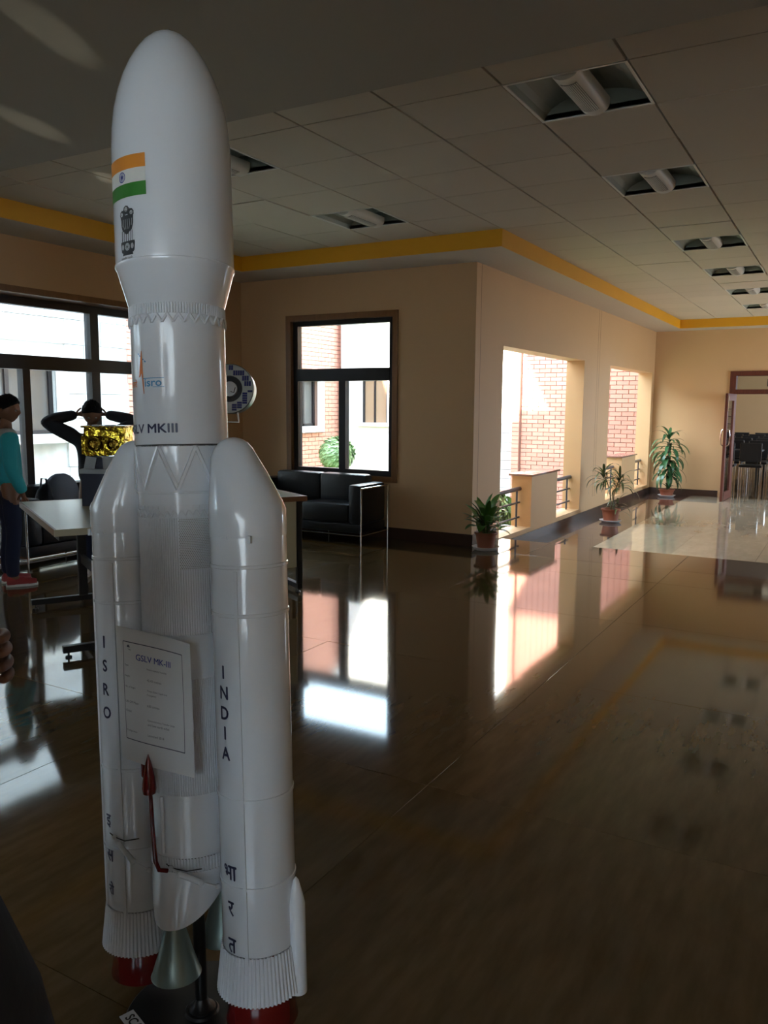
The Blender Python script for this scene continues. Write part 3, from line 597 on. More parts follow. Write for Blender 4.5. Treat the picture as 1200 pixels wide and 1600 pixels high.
# agency logo on the upper core
cp = onCyl(.1008, 0, 0); core_ = [o for o in RK.children if o.name.startswith('upper_core')][0]
mp = onCyl(.1008, radians(-95), 1.47)
decal(mp, [[(-.011, -.006), (-.001, .049), (.0008, .049), (.005, -.040), (.003, -.040), (-.0005, .010), (-.006, -.004)]], m_oran, core_, 'logo_arrow')
decal(mp, strip([(-.012, .044), (-.0085, .042)], .003)+strip([(-.0065, .040), (-.0035, .037)], .003)+strip([(.003, .032), (.006, .030)], .003)+strip([(.008, .028), (.012, .025)], .003), m_blue, core_, 'logo_dash')
mp2 = onCyl(.1008, radians(-79), 1.452)
text_on(mp2, 'isro', .015, m_blue, core_, bold=.03, sx=1.2); decal(mp2, [[(-.027, .0085), (.026, .0085), (.026, .0100), (-.027, .0100)], [(.0, -.0098), (.026, -.0098), (.026, -.0085), (.0, -.0085)]], m_blue, core_, 'logo_dash')
mp3 = onCyl(.1008, radians(-114), 1.452); text_on(mp3, 'इसरो', .018, m_oran, core_, bold=.02, sx=.9)
vs, fs, w = glyphs('GSLV MKIII', .012); hh = .0185; sxx = .146/(w*hh)
text_on(onCyl(.1008, radians(-52)-.073/.1008, 1.357), 'GSLV MKIII', hh, m_navy, core_, bold=.04, sx=sxx)
# boosters
for sd, word, zs, hz, hind in ((1, 'INDIA', (.852, .809, .766, .724, .681), (.425, .346, .265), ('भा', 'र', 'त')), (-1, 'ISRO', (.88, .825, .770, .716), (.458, .377, .297), ('इ', 'स', 'रो'))):
    cx = .18*sd
    b = smooth_ring('booster', [(.0795, .245), (.08, .25), (.08, 1.185), (.0785, 1.19)], c=(cx, 0, 0), m=m_white, n=56)
    rings = []
    for z, r in ((1.13, .0812), (1.185, .0812), (1.20, .0775), (1.23, .0690), (1.265, .0590), (1.295, .0490), (1.313, .0405), (1.325, .0300), (1.332, .0190), (1.3355, .008), (1.336, .001)):
        sh = (-(.0812-r)*sd) if z < 1.30 else -(.0812-.0475)*sd; rings.append([Vector((cx+sh+r*cos(2*pi*k/48), r*sin(2*pi*k/48), z)) for k in range(48)])
    MB().loft(rings, False, True).obj('nose_cap', m_white, b, smooth=True)
    MB().box(cx-.012, -.0825, 1.128, cx+.012, -.079, 1.133).box(cx+.055*sd-.004, -.066, 1.12, cx+.055*sd+.004, -.06, 1.135).obj('latch', m_white, b)
    for z in (1.07, .97, .582, .393):
        MB().lathe([(.08, z-.004), (.0822, z-.003), (.0822, z+.003), (.08, z+.004)], 56, (cx, 0, 0)).obj('band_ring', m_white, b, smooth=True)
    for a0 in (-71, -109) if sd > 0 else (-71, -128):
        rings = []
        for z in (.215 if z else 0, 1.062): rings.append([Vector((cx+r*cos(radians(a)), r*sin(radians(a)), z)) for r, a in ((.0835, a0-2.5), (.0835, a0+2.5), (.079, a0+2.8), (.079, a0-2.8))])
        if not (sd > 0 and a0 == -109): MB().loft(rings).obj('raceway', m_white, b)
    ribbed('ribbed_skirt', .145, .245, .0805, 66, .0022, parent=b, c=(cx, 0, 0), flare=.012)
    MB().lathe([(.0, .16), (.09, .16)], 40, (cx, 0, 0)).obj('skirt_floor', m_white2, b)
    MB().lathe([(.078, .065), (.0785, .066), (.066, .14), (.062, .165), (.060, .165), (.076, .066)], 48, (cx, 0, 0)).obj('nozzle', m_red, b, smooth=True, label='dark red nozzle')
    for ch_, z in zip(word, zs):
        text_on(onCyl(.0803, radians(-97.5 if sd > 0 else -92), z, (cx, 0)), ch_, .0265, m_navy, b, bold=.035, sx=.86, e=.0008)
    for ch_, z in zip(hind, hz):
        text_on(onCyl(.0803, radians(-97 if sd > 0 else -99.5), z, (cx, 0)), ch_, .030, m_navy, b, bold=.03, sx=.8, e=.0008)
    # struts and wire to the core
    if sd > 0: P = [(.022, -.101, .408), (.050, -.104, .402), (.095, -.088, .388), (.118, -.06, .372)]
    else: P = [(-.172, -.083, .425), (-.150, -.092, .418), (-.098, -.098, .392), (-.070, -.078, .37)]
    s_ = MB().tube(P[1:3], .0065, 10).obj('strut', m_white, b, smooth=True)
    for p, p2 in ((P[1], P[0]), (P[2], P[3])): MB().ball(p, .0072, 10, 8).tube([p, p2], .0025, 6).ball(p2, .006, 8, 6).obj('strut_joint', m_white2, s_)
    MB().tube([(P[0][0]-.02, P[0][1]+.004, P[0][2]+.004), P[0], (P[1][0]+.012, P[1][1]+.008, P[1][2]+.006), (P[1][0]+.045, P[1][1]+.02, P[1][2]+.014)], .0013, 6).obj('wire', m_black, b)
    if sd > 0:
        pc_ = (cx+.088*cos(radians(14)), .088*sin(radians(14)), 0)
        MB().lathe([(.0, .135), (.018, .135), (.0185, .14), (.0185, .335), (.014, .355), (.006, .385), (.001, .392)], 24, pc_).obj('side_tank', m_white, b, smooth=True)
# red feed line
f = MB().tube([(-.010, -.122, .590), (-.008, -.121, .50), (-.004, -.120, .425), (.001, -.116, .405), (.010, -.100, .398)], .0048, 12).obj('feed_line', m_red, RK, smooth=True, label='dark red feed line')
MB().lathe([(.0, .575), (.0135, .577), (.0155, .588), (.0145, .60), (.0125, .612), (.006, .645), (.001, .662)], 20, (-.010, -.124, 0)).obj('feed_cone', m_red, f, smooth=True)
MB().bbox(-.046, -.114, .60, -.026, -.098, .645, .005).obj('feed_block', m_red, f, smooth=True)
MB().tube([(.006, -.106, .565), (.007, -.106, .44)], .004, 10).obj('feed_rib', m_white, f, smooth=True)
# stand (upright on the floor, hence turned back against the tilt)
st = MB().lathe([(.001, .0), (.172, .0), (.175, .003), (.175, .009), (.171, .013), (.04, .015), (.036, .02), (.001, .02)], 64).obj('base_plate', m_black, RK, smooth=True)
st.rotation_mode = 'QUATERNION'; st.rotation_quaternion = RK.rotation_quaternion.inverted()
MB().tube([(0, 0, .012), (0, 0, .36)], .014, 20).obj('support_pole', m_black, RK, smooth=True)
MB().lathe([(.014, .015), (.032, .015), (.032, .022), (.02, .03), (.014, .045)], 24).obj('pole_flange', m_black, RK, smooth=True)
card = MB().bbox(-.02, -.038, .0135, .085, -.004, .0150, .0005).obj('base_label', m_paper, st); card.location = (-.118, -.082, 0); card.rotation_euler = (0, 0, radians(-18))
text_on(lambda u, v, e=0: Vector((u+.032, v-.020, .0152)), 'SCALE', .021, m_black, card, bold=.03, sx=.95)

# ------------------------------------------------------------------ information sheet
SH = thing('information_sheet', 'laminated white information sheet hung across the front of the rocket', 'sign', (-1.216, 1.281, 0))
SH.rotation_mode = 'QUATERNION'; SH.rotation_quaternion = RK.rotation_quaternion
def shm(s_, t_, e=0):       # s 0..1 left to right, t 0..1 bottom to top
    x = -.102+.212*s_; z = .636+.296*t_+(-.008-.012*t_)*s_
    return Vector((x, -.1125-.004*sin(s_*pi*1.4+t_*2)-.003*(1-t_)*s_-e, z))
mb = MB(); nx, ny = 12, 16; vs = [shm(i/nx, j/ny) for j in range(ny+1) for i in range(nx+1)]; vs2 = [v+Vector((0, .0008, 0)) for v in vs]; fs = []
for j in range(ny):
    for i in range(nx): a = j*(nx+1)+i; fs.append((a, a+1, a+nx+2, a+nx+1)); q = len(vs); fs.append((q+a+nx+1, q+a+nx+2, q+a+1, q+a))
mb.add(vs+vs2, fs).obj('sheet', m_paper, SH, smooth=True)
sm = lambda u, v, e=0: shm(u, v, e+.0006)
fr = []
for (a, b) in (((.10, .17), (.10, .90)), ((.10, .90), (.885, .90)), ((.885, .90), (.885, .17)), ((.885, .17), (.10, .17))):
    pts = [(a[0]+(b[0]-a[0])*k/10, a[1]+(b[1]-a[1])*k/10) for k in range(11)]; fr += strip(pts, .006)
decal(sm, fr, m_navy, SH, 'border_line', e=.0004)
def st_text(txt, s0, t0, h, m_, bold=0, wmax=None):
    vs, fs, w = glyphs(txt); hh = h/.296; ww = h/.212; mb = MB()
    for q in ((0, bold, -bold) if bold else (0,)): mb.add([shm(s0+(v.x+w/2+q)*ww, t0+v.y*hh, .0012+abs(q)*.001) for v in vs], fs)
    mb.obj('lettering', m_, SH)
st_text('GSLV MK-III', .27, .80, .0135, m_bluei, .016)
for i, (l, r_) in enumerate((('Type', 'Heavy capacity launcher'), ('Height', '42.43 metres'), ('No. of Stages', 'Three (Solid, Liquid and'), ('', 'Cryogenic)'), ('Lift Off Mass', '630 tonnes'), ('Orbit', ''), ('', 'Geosynchronous Transfer Orbit'), ('', 'and low earth orbit'), ('Configuration', 'Launched 2014'))):
    tt = (.725, .645, .565, .535, .455, .385, .345, .315, .235)[i]
    if l: st_text(l, .115, tt, .0052, m_tinyink)
    if r_: st_text(r_, .41, tt, .0052, m_tinyink)
decal(sm, [circ(.17, .86, .02, 10)[:6], [(.15, .85), (.2, .84), (.2, .846)]], m_tinyink, SH, 'small_logo', e=.0004)

# ------------------------------------------------------------------ sofas
def sofa(name, label, loc, rz, W_, D_, seats, group=None):
    t = thing(name, label, 'sofa', loc, rz); h = .58; r = .009; x0, x1, y0, y1 = -W_/2, W_/2, 0, D_
    for x in [x0+r, x1-r]+([(x0+x1)/2] if seats > 1 else []):
        for y in (y0+r, y1-r):
            MB().tube([(x, y, 0), (x, y, h if abs(x) > .1 else .10)], r, 10).obj('leg', m_chrome, t, smooth=True)
    for x in (x0+r, x1-r):
        MB().tube([(x, y0+r, h), (x, y1-r, h)], r, 8).tube([(x, y0+r, .10), (x, y1-r, .10)], r*.8, 8).obj('side_rail', m_chrome, t, smooth=True)
    MB().tube([(x0+r, y0+r, .10), (x1-r, y0+r, .10)], r*.8, 8).obj('front_rail', m_chrome, t, smooth=True)
    MB().tube([(x0+r, y1-r, .10), (x1-r, y1-r, .10)], r*.8, 8).obj('back_rail', m_chrome, t, smooth=True)
    aw = .15
    MB().bbox(x0+.03, y0+.03, .12, x1-.03, y1-.03, .21, .015).obj('base', m_leather, t, smooth=True)
    for a in (x0+.028, x1-.028-aw): MB().bbox(a, y0+.025, .212, a+aw, y1-.03, .615, .035).obj('armrest', m_leather, t, smooth=True)
    L0, L1 = x0+.03+aw, x1-.03-aw; w = (L1-L0)/seats
    for k in range(seats):
        MB().bbox(L0+k*w+.002, y0+.03, .212, L0+(k+1)*w-.002, y1-.19, .41, .03).obj('seat_cushion', m_leather, t, smooth=True)
        MB().bbox(L0+k*w+.002, y1-.19, .212, L0+(k+1)*w-.002, y1-.03, .69, .04).obj('back_cushion', m_leather, t, smooth=True)
    return t
sofa('sofa', 'black leather sofa with chrome tube frame under the far window', (-5.0, 6.90, 0), 0, 1.53, .56, 2)
sofa('sofa', 'black leather sofa with chrome frame along the left windows, behind the people', (-5.9, 5.08, 0), radians(90), 1.58, .53, 2)
MB().ball((0, 0, 0), .19, 24, 12, (.42, 1, 1)).obj('round_cushion', m_cush, None, smooth=True, loc=(-6.15, 4.84, .604), label='round blue-grey cushion propped on the left sofa', cat='cushion')
def lumpy(name, label, cat, loc, sc, m_, seed, strap=False):
    mb = MB().ball((0, 0, 0), 1, 20, 12, (1, 1, 1)); rnd = Vector((seed*3.1, seed, 0))
    mb.v = [tuple(Vector((v[0]*sc[0], v[1]*sc[1], max(v[2], -.75)*sc[2]))*(1+.22*mnoise.noise(Vector(v)*1.7+rnd))) for v in mb.v]
    zm = min(v[2] for v in mb.v); mb.v = [(v[0], v[1], v[2]-zm) for v in mb.v]
    t = thing(name, label, cat, loc); mb.obj('body', m_, t, smooth=True)
    z = max(v[2] for v in mb.v); MB().tube([(-.05, 0, z*.8), (-.03, 0, z+.03), (.03, 0, z+.03), (.05, 0, z*.8)], .008, 8).obj('handle', m_, t, smooth=True)
lumpy('bag', 'crumpled brown bag lying on the left sofa beside the round cushion', 'bag', (-6.0, 5.12, .412), (.10, .13, .12), m_bag, 2)
lumpy('backpack', 'black backpack slumped on the left sofa behind the teal jacket', 'bag', (-6.0, 4.555, .412), (.09, .07, .17), m_dark, 5)

# ------------------------------------------------------------------ display tables
ta, tbv = Vector((-.873, .488, 0)), Vector((.488, .873, 0))
def table(label, loc, rz, L, Wd, modesty):      # local x = long side, y = short side, origin at a corner
    t = thing('display_table', label, 'table', loc, rz)
    MB().box(.012, .012, .705, L-.012, Wd-.012, .739).obj('tabletop', m_top, t); [MB().box(.012, y, .703, L-.012, y+.012, .74).obj('edge_strip', m_edge, t, label='brown wooden long edge') for y in (0, Wd-.012)]; [MB().box(x, 0, .703, x+.012, Wd, .74).obj('edge_strip', m_top if not modesty else m_edge, t) for x in (0, L-.012)]
    for x in (.10 if not modesty else .05, L-.10 if not modesty else L-.05):
        y = Wd*.5
        l = MB().bbox(x-.02, y-.03, .07, x+.02, y+.03, .703, .003).obj('leg', m_black, t); MB().bbox(x-.02, .03, .03, x+.02, Wd-.03, .07, .004).obj('foot_bar', m_black, l)
        if modesty: MB().bbox(x-.02, .03, .07, x+.02, .06, .703, .003).obj('upright', m_black, l)
        for yy in (.06, Wd-.06): MB().lathe([(.001, .0), (.018, .0), (.018, .008), (.006, .012), (.006, .03), (.001, .03)], 12, (x, yy, 0)).obj('glide', m_black, l)
    MB().box(.12, Wd*.5-.012, .30, L-.12, Wd*.5+.012, .36).box(.12, .04, .66, L-.12, .06, .703).obj('crossbar', m_black, t)
    if modesty: MB().bbox(.075, .035, .20, L-.075, .053, .700, .002).obj('modesty_panel', m_cpanel, t, label='cream modesty panel')
    return t
P1 = Vector((-3.66, 2.83, 0)); P2 = P1+ta*1.45
table('display table with cream top and brown long edge, holding the gold model', P2, atan2(-ta.y, -ta.x), 1.45, .75, False)
Cn = Vector((-3.50, 4.93, 0)); Cs = Cn-tbv*1.10
table('second table with cream modesty panel, behind the rocket toward the sofa', Cs, atan2(tbv.y, tbv.x), 1.10, .75, True)
# gold satellite on its box
GB = thing('display_box', 'navy display box with grey top under the gold model', 'display box', (-4.32, 3.80, .74), radians(30))
MB().bbox(-.145, -.14, .0, .145, .14, .215, .003).obj('box_body', m_box, GB); MB().bbox(-.152, -.147, .215, .152, .147, .245, .003).obj('box_top', m_boxtop, GB)
MB().bbox(-.12, -.10, .245, .12, .12, .315, .004).obj('inner_block', m_box, GB)
for x, tl in ((-.10, 10), (.03, -6)): 
    o = MB().bbox(-.035, -.004, 0, .035, .004, .085, .001).obj('card', m_boxtop, GB, loc=(x, -.112, .24)); o.rotation_euler = (radians(-8), radians(tl), 0)
GS = thing('gold_satellite_model', 'boxy model satellite wrapped in crinkled gold foil', 'satellite model', (-4.32, 3.80, 1.068), radians(30))
def crinkle(mb, amp, sc, seed=0): mb.v = [tuple(Vector(v)+amp*mnoise.noise_vector(Vector(v)*sc+Vector((seed, 0, 0)))) for v in mb.v]; return mb
bm = bmesh.new(); bmesh.ops.create_cube(bm, size=1); bmesh.ops.subdivide_edges(bm, edges=bm.edges[:], cuts=9, use_grid_fill=True)
bm.verts.index_update(); mb = MB().add([Vector((v.co.x*.26, v.co.y*.20, (v.co.z+.5)*.185+.004)) for v in bm.verts], [[v.index for v in f.verts] for f in bm.faces]); bm.free()
gbody = crinkle(mb, .007, 25).obj('foil_body', m_gold, GS)
MB().lathe([(.0, .0), (.045, .0), (.050, .02), (.044, .035), (.034, .038), (.03, .02), (.0, .018)], 24).obj('tank_ring', m_goldd, GS, loc=(-.055, -.10, .085)).rotation_euler = (radians(90), 0, 0)
MB().lathe([(.0, .0), (.036, .0), (.040, .015), (.034, .03), (.026, .032), (.02, .015), (.0, .014)], 24).obj('tank_ring', m_goldd, GS, loc=(.060, -.10, .080)).rotation_euler = (radians(90), 0, 0)
MB().bbox(-.145, -.115, .188, .145, .115, .2, .002).obj('top_plate', m_goldd, GS); MB().bbox(-.07, -.12, .196, -.02, -.07, .206, .002).bbox(.02, -.12, .196, .08, -.08, .206, .002).obj('top_cover', m_boxtop, GS)
for i in range(6): crinkle(MB().bbox(-.012, -.008, -.02, .012, .008, .02, .003), .003, 40, i).obj('foil_tab', m_gold, GS, loc=(-.138, -.09+.0*i, .03+i*.028) if i < 4 else (.13, -.1, .05+(i-4)*.08))
for x in (-.10, .10):
    for y in (-.07, .07): MB().tube([(x, y, 0), (x, y, .012)], .006, 6).obj('foot', m_goldd, GS)
o = lumpy('crumpled_tissue', 'small crumpled white tissue on the display table', 'tissue', (-3.98, 3.38, .7405), (.045, .03, .018), m_paper, 9)
# drum satellite on a stand
DN = Vector((.62, -.74, .12)).normalized()
DR = thing('drum_satellite_model', 'round drum satellite model with blue solar cells on a white stand', 'satellite model', (-4.14, 4.85, .74))
ez = DN; ex = Vector((0, 0, 1)).cross(ez).normalized(); rotl = Matrix.Rotation(radians(16), 3, 'Z'); ez = (rotl.inverted() @ DN); ex = Vector((0, 0, 1)).cross(ez).normalized(); ey = ez.cross(ex)
TM = Matrix((ex, ey, ez)).transposed().to_4x4(); TM.translation = Vector((.02, -.05, .79))
def dobj(mb, name, m_, parent, smooth=False, **kw): mb.v = [tuple(TM @ Vector(v)) for v in mb.v]; return mb.obj(name, m_, parent, smooth, **kw)
drum = dobj(MB().lathe([(.0, -.15), (.165, -.15), (.175, -.12), (.180, 0), (.187, .003), (.187, .010), (.183, .011)], 48), 'drum_body', mat('olive_drum_skin', (.06, .065, .035), .35), DR, smooth=True)
dobj(MB().lathe([(.186, -.001), (.1885, .0), (.1885, .010), (.186, .012)], 48), 'rim', m_black, DR, smooth=True)
dobj(MB().lathe([(.10, .0105), (.1865, .0105)], 48).lathe([(.10, .0105), (.10, -.03), (.0, -.03)], 48), 'face_plate', m_drumw, DR)
dobj(MB().lathe([(.099, .008), (.099, -.028), (.055, -.028)], 40), 'recess', m_black, DR)
dobj(MB().lathe([(.055, -.028), (.057, .004), (.055, .008), (.0, .010)], 32), 'dish', m_paper, DR, smooth=True)
dobj(MB().tube([(.01, -.02, .012), (.035, -.03, .014), (.045, .01, .014)], .003, 6), 'feed_arm', m_black, DR)
for i in range(-9, 10):
    for j in range(-5, 6):
        ang = 0
        if j and True:
            x, y = j*.040, i*.0175
            hor = y < -.01
            if not hor: x, y = i*.0175, j*.040
            else: pass
            if (hor and y > -.015) or (not hor and y < .012): continue
            cs = [(x+sx*(.0185 if hor else .0076), y+sy*(.0076 if hor else .0185)) for sx in (-1, 1) for sy in (-1, 1)]
            if all(.104 < sqrt(a*a+b*b) < .1835 for a, b in cs):
                dobj(MB().box(min(c[0] for c in cs), min(c[1] for c in cs), .0106, max(c[0] for c in cs), max(c[1] for c in cs), .0122), 'solar_cell', m_cell, DR)
MB().bbox(-.19, -.06, 0, .01, .12, .012, .003).obj('stand_base', m_paper, DR); MB().tube([(-.09, .03, .012), (-.13, .03, .56), (-.11, .03, .70), (-.05, .02, .76)], .009, 8).obj('stand_post', m_paper, DR)
MB().tube([(.05, .0, .63), (.055, .005, .54), (-.03, -.06, .54), (-.035, -.06, .63)], .007, 8).obj('handle_bracket', m_paper, DR, smooth=True)

# ------------------------------------------------------------------ potted plants
def leafmesh(L, Wd, droop, m_, seg=8, fold=.25, wave=0):
    vs = []; fs = []; th = 0; x = z = 0; 
    for i in range(seg+1):
        f_ = i/seg; w = Wd*(sin(pi*min(f_*.93+.06, 1))**.7)*(1-.25*f_); 
        if i == seg: w = .001
        vs += [(x, -w, z+fold*w), (x, 0, z), (x, w, z+fold*w)]; th -= droop/seg*(.5+f_); x += L/seg*cos(th); z += L/seg*sin(th)
    for i in range(seg):
        for k in (0, 1): a = i*3+k; fs.append((a, a+1, a+4, a+3))
    me = MB().add(vs, fs).mesh('leaf', m_, True); return me
def place_leaf(me, parent, loc, az, el, sc, rl=0):
    o = link('leaf', me, parent, loc=loc); o.rotation_euler = (rl, -el, az); o.scale = (sc, sc, sc); return o
def pot(name, label, loc, r, h, sr):
    t = thing(name, label, 'potted plant', loc)
    MB().lathe([(.001, 0), (sr*.72, 0), (sr*.78, .004), (sr, .036), (sr*.97, .038), (sr*.74, .010), (.001, .010)], 32).obj('saucer', m_sauc, t, smooth=True)
    MB().lathe([(.001, .011), (r*.74, .011), (r*.94, h), (r*1.04, h+.002), (r*1.06, h+.006), (r*1.06, h+.022), (r*1.0, h+.024), (r*.93, h+.005)], 32).obj('pot', m_pot, t, smooth=True)
    MB().lathe([(.001, h-.004), (r*.93, h-.006)], 24).obj('soil', m_soil, t); return t
rnd = random.Random(11)
t = pot('potted_plant', 'broad-leaved potted plant in a white saucer at the wall corner', (-3.09, 7.40, 0), .108, .155, .138)
A = [leafmesh(.21, .046, .9, m_leafA), leafmesh(.18, .050, 1.5, m_leafA), leafmesh(.23, .040, .5, m_leafA)]
for i in range(46):
    az = i*2.4+rnd.uniform(-.3, .3); q = i/46; rnd.uniform(0, 1); r = .03+.05*rnd.random(); el = 1.35-.95*(1-q)*1.1+rnd.uniform(-.25, .2)
    el = max(el, 1.0) if 1.6 < az % 6.283 < 3.3 else el; z0 = .16; z1 = .20+.17*q; base = (r*cos(az), r*sin(az), z1)
    MB().tube([(.25*r*cos(az), .25*r*sin(az), z0), (r*.7*cos(az), r*.7*sin(az), (z0+z1)/2), base], .0035, 5).obj('stalk', m_stem if i % 3 else m_leafA, t)
    place_leaf(A[i % 3], t, base, az, max(el, .05), rnd.uniform(.75, 1.1))
place_leaf(A[2], t, (0, 0, .37), 1, 1.45, .9)
t = pot('potted_plant', 'spindly potted palm with thin drooping leaves by the low pier', (-2.88, 11.4, FL), .128, .17, .155)
Bm = [leafmesh(.38, .020, 1.9, m_leafB, fold=.4), leafmesh(.34, .019, 2.4, m_leafB, fold=.4), leafmesh(.30, .021, 1.2, m_leafB, fold=.4)]
stems = [((.0, .0), (-.04, .02), .52, (-.12, .0)), ((.02, .01), (.06, -.01), .46, (.10, .02)), ((.05, -.02), (.09, -.03), .14, (.10, -.03))]
for si, (b0, b1, hh, b2) in enumerate(stems):
    top = Vector((b2[0], b2[1], .17+hh)); MB().tube([(b0[0], b0[1], .165), (b1[0]*.6, b1[1], .17+hh*.5), top], [.011, .009, .007], 7).obj('stem', m_stem, t, smooth=True)
    n = (26, 24, 9)[si]
    for i in range(n):
        az = i*2.4; q = i/n; place_leaf(Bm[i % 3], t, top-Vector((0, 0, (1-q)*.16)), az, .25+1.05*q**1.5+rnd.uniform(-.15, .15), rnd.uniform(.75, 1.05)*(.8 if si == 2 else 1))
t = pot('potted_plant', 'tall bushy potted plant with long arching leaves in the far corner', (-2.87, 15.30, FL), .135, .12, .155)
Cm = [leafmesh(.52, .046, 1.7, m_leafC), leafmesh(.48, .050, 2.2, m_leafC), leafmesh(.37, .040, 1.1, m_leafC)]
MB().tube([(0, 0, .115), (.01, 0, .5), (0, 0, 1.12)], [.02, .018, .012], 8).obj('stem', m_stem, t, smooth=True)
for i in range(78):
    q = i/78; z = .36+.76*q; az = i*2.4+rnd.uniform(-.2, .2); place_leaf(Cm[i % 3], t, (0, 0, z), az, -.1+.5*q+.9*max(0, q-.8)*5*.9+rnd.uniform(-.15, .2), rnd.uniform(.75, 1.0)*(1-.3*max(0, q-.85)*5))
for i in range(7): place_leaf(Cm[2], t, (.02, -.01, .14), i*.9, .7+.1*i, .55)

# ------------------------------------------------------------------ people
def skin(chains, name, m_, parent, extra=None, sub=2, label=None):
    """chains: lists of (x,y,z,r); equal points are merged so limbs join"""
    vs, es, rad, idx = [], [], [], {}
    for ch_ in chains:
        prev = None
        for p in ch_:
            k = tuple(round(c, 4) for c in p[:3])
            if k not in idx: idx[k] = len(vs); vs.append(p[:3]); rad.append(p[3])
            if prev is not None and prev != idx[k] and (prev, idx[k]) not in es: es.append((prev, idx[k]))
            prev = idx[k]
    me = bpy.data.meshes.new('s'); me.from_pydata(vs, es, []); o = bpy.data.objects.new('s', me); COL.objects.link(o)
    md = o.modifiers.new('k', 'SKIN'); md.use_smooth_shade = True; md.branch_smoothing = .6
    for i, sv in enumerate(me.skin_vertices[0].data): r = rad[i]; sv.radius = r if isinstance(r, tuple) else (r, r); sv.use_root = i == 0
    sd = o.modifiers.new('d', 'SUBSURF'); sd.levels = sd.render_levels = sub
    dg = bpy.context.evaluated_depsgraph_get(); out = bpy.data.meshes.new_from_object(o.evaluated_get(dg))
    mb = MB().add([v.co.copy() for v in out.vertices], [tuple(p.vertices) for p in out.polygons]); bpy.data.objects.remove(o); bpy.data.meshes.remove(me); bpy.data.meshes.remove(out)
    if extra: mb.add(extra.v, extra.f)
    return mb.obj(name, m_, parent, smooth=True, label=label)
def head_mb(c, s, tilt, turn):
    """face looks along -Y; s = head height"""
    mb = MB(); R = Matrix.Rotation(turn, 3, 'Z') @ Matrix.Rotation(tilt, 3, 'X'); n, m_ = 32, 24; rings = []
    g = lambda a, b, w: math.exp(-((a-b)/w)**2)
    def P(th, ph):
        x, y, z = sin(th)*sin(ph), -sin(th)*cos(ph), -cos(th)
        X = x*.36; Y = y*.43; Z = z*.5
        if z < 0: X *= 1-.30*z*z; Y = Y*(1-.12*z*z)+.02*z
        if y < 0:
            f_ = -y
            Y -= .085*g(X, 0, .045)*g(Z, -.09, .09)*f_ + .02*g(X, 0, .05)*g(Z, .02, .1) - .035*(g(X, .13, .07)+g(X, -.13, .07))*g(Z, .0, .06)
            Y -= .022*g(X, 0, .12)*g(Z, -.24, .035)+.014*g(X, 0, .12)*g(Z, -.29, .03)+.03*g(X, 0, .1)*g(Z, -.41, .06)-.012*g(X, 0, .1)*g(Z, -.265, .012); Y -= .015*g(Z, .09, .05)*g(X, 0, .25)
        return Vector((X, Y, Z))
    for i in range(1, m_): rings.append([P(pi*i/m_, 2*pi*k/n) for k in range(n)])
    mb.loft(rings)
    for sx in (-1, 1): mb.ball((sx*.37, .03, -.04), .09, 10, 8, (.3, .6, 1.1))
    mb.v = [tuple(Vector(c)+R @ (Vector(v)*s)) for v in mb.v]; return mb, R
def hair_mb(c, s, R, lift=.03, back=-.15, noise_=.05, long=False):
    mb = MB(); n, m_ = 28, 18; rings = []
    for i in range(0, m_):
        th = pi-pi*.62*(m_-1-i)/(m_-1)-.001 if False else pi*(.30+.70*i/(m_-1))
        th = min(th, pi-.01); rr = []
        for k in range(n):
            ph = 2*pi*k/n; fr = -cos(ph)*-1
            t_ = th
            # hairline: high at the front, low at the back
            lowz = .28*max(0, cos(ph))-.30*max(0, -cos(ph))-.02*abs(sin(ph))
            tmin = math.acos(max(-1, min(1, -(lowz*2*.9)))); t_ = tmin+(pi-.01-tmin)*i/(m_-1)
            x, y, z = sin(t_)*sin(ph), -sin(t_)*cos(ph), -cos(t_)
            v = Vector((x*.375, y*.45, z*.515)); d_ = 1+lift+noise_*mnoise.noise(Vector((x, y, z))*6); edge = min(1, i/2.0)
            rr.append(Vector(v)*(1+(d_-1)*edge+.005))
        rings.append(rr)
    mb.loft(rings, True, True); mb.v = [tuple(Vector(c)+R @ (Vector(v)*s)) for v in mb.v]; return mb
def hand_chains(w, d, palm_n, s=1.0, curl=.5, side=1):
    """fingers from wrist w along d; palm_n = way the fingers curl"""
    w, d, pn = Vector(w), Vector(d).normalized(), Vector(palm_n).normalized(); sv = d.cross(pn)*side; out = []
    pc_ = w+d*.045*s; out.append([(*w, .018*s), (*pc_, (.020*s))])
    for k, (off, L) in enumerate(((.026, .062), (.009, .070), (-.009, .066), (-.025, .052))):
        b = w+d*.075*s+sv*off*s; q = d.copy(); p = b; ch_ = [(*pc_, .020*s), (*b, .0095*s)]
        for j in range(3): q = (q+pn*curl*(.5+.4*j)).normalized(); p = p+q*L*s/3*1.1; ch_.append((*p, (.0085-.001*j)*s))
        out.append(ch_)
    p = w+d*.02*s+sv*.018*s; q = (d*.6+sv*.7+pn*.3).normalized(); ch_ = [(*w, .018*s), (*p, .012*s)]
    for j in range(3): p = p+q*.022*s; ch_.append((*p, (.010-.001*j)*s)); q = (q+d*.3+pn*.15).normalized()
    out.append(ch_); return out
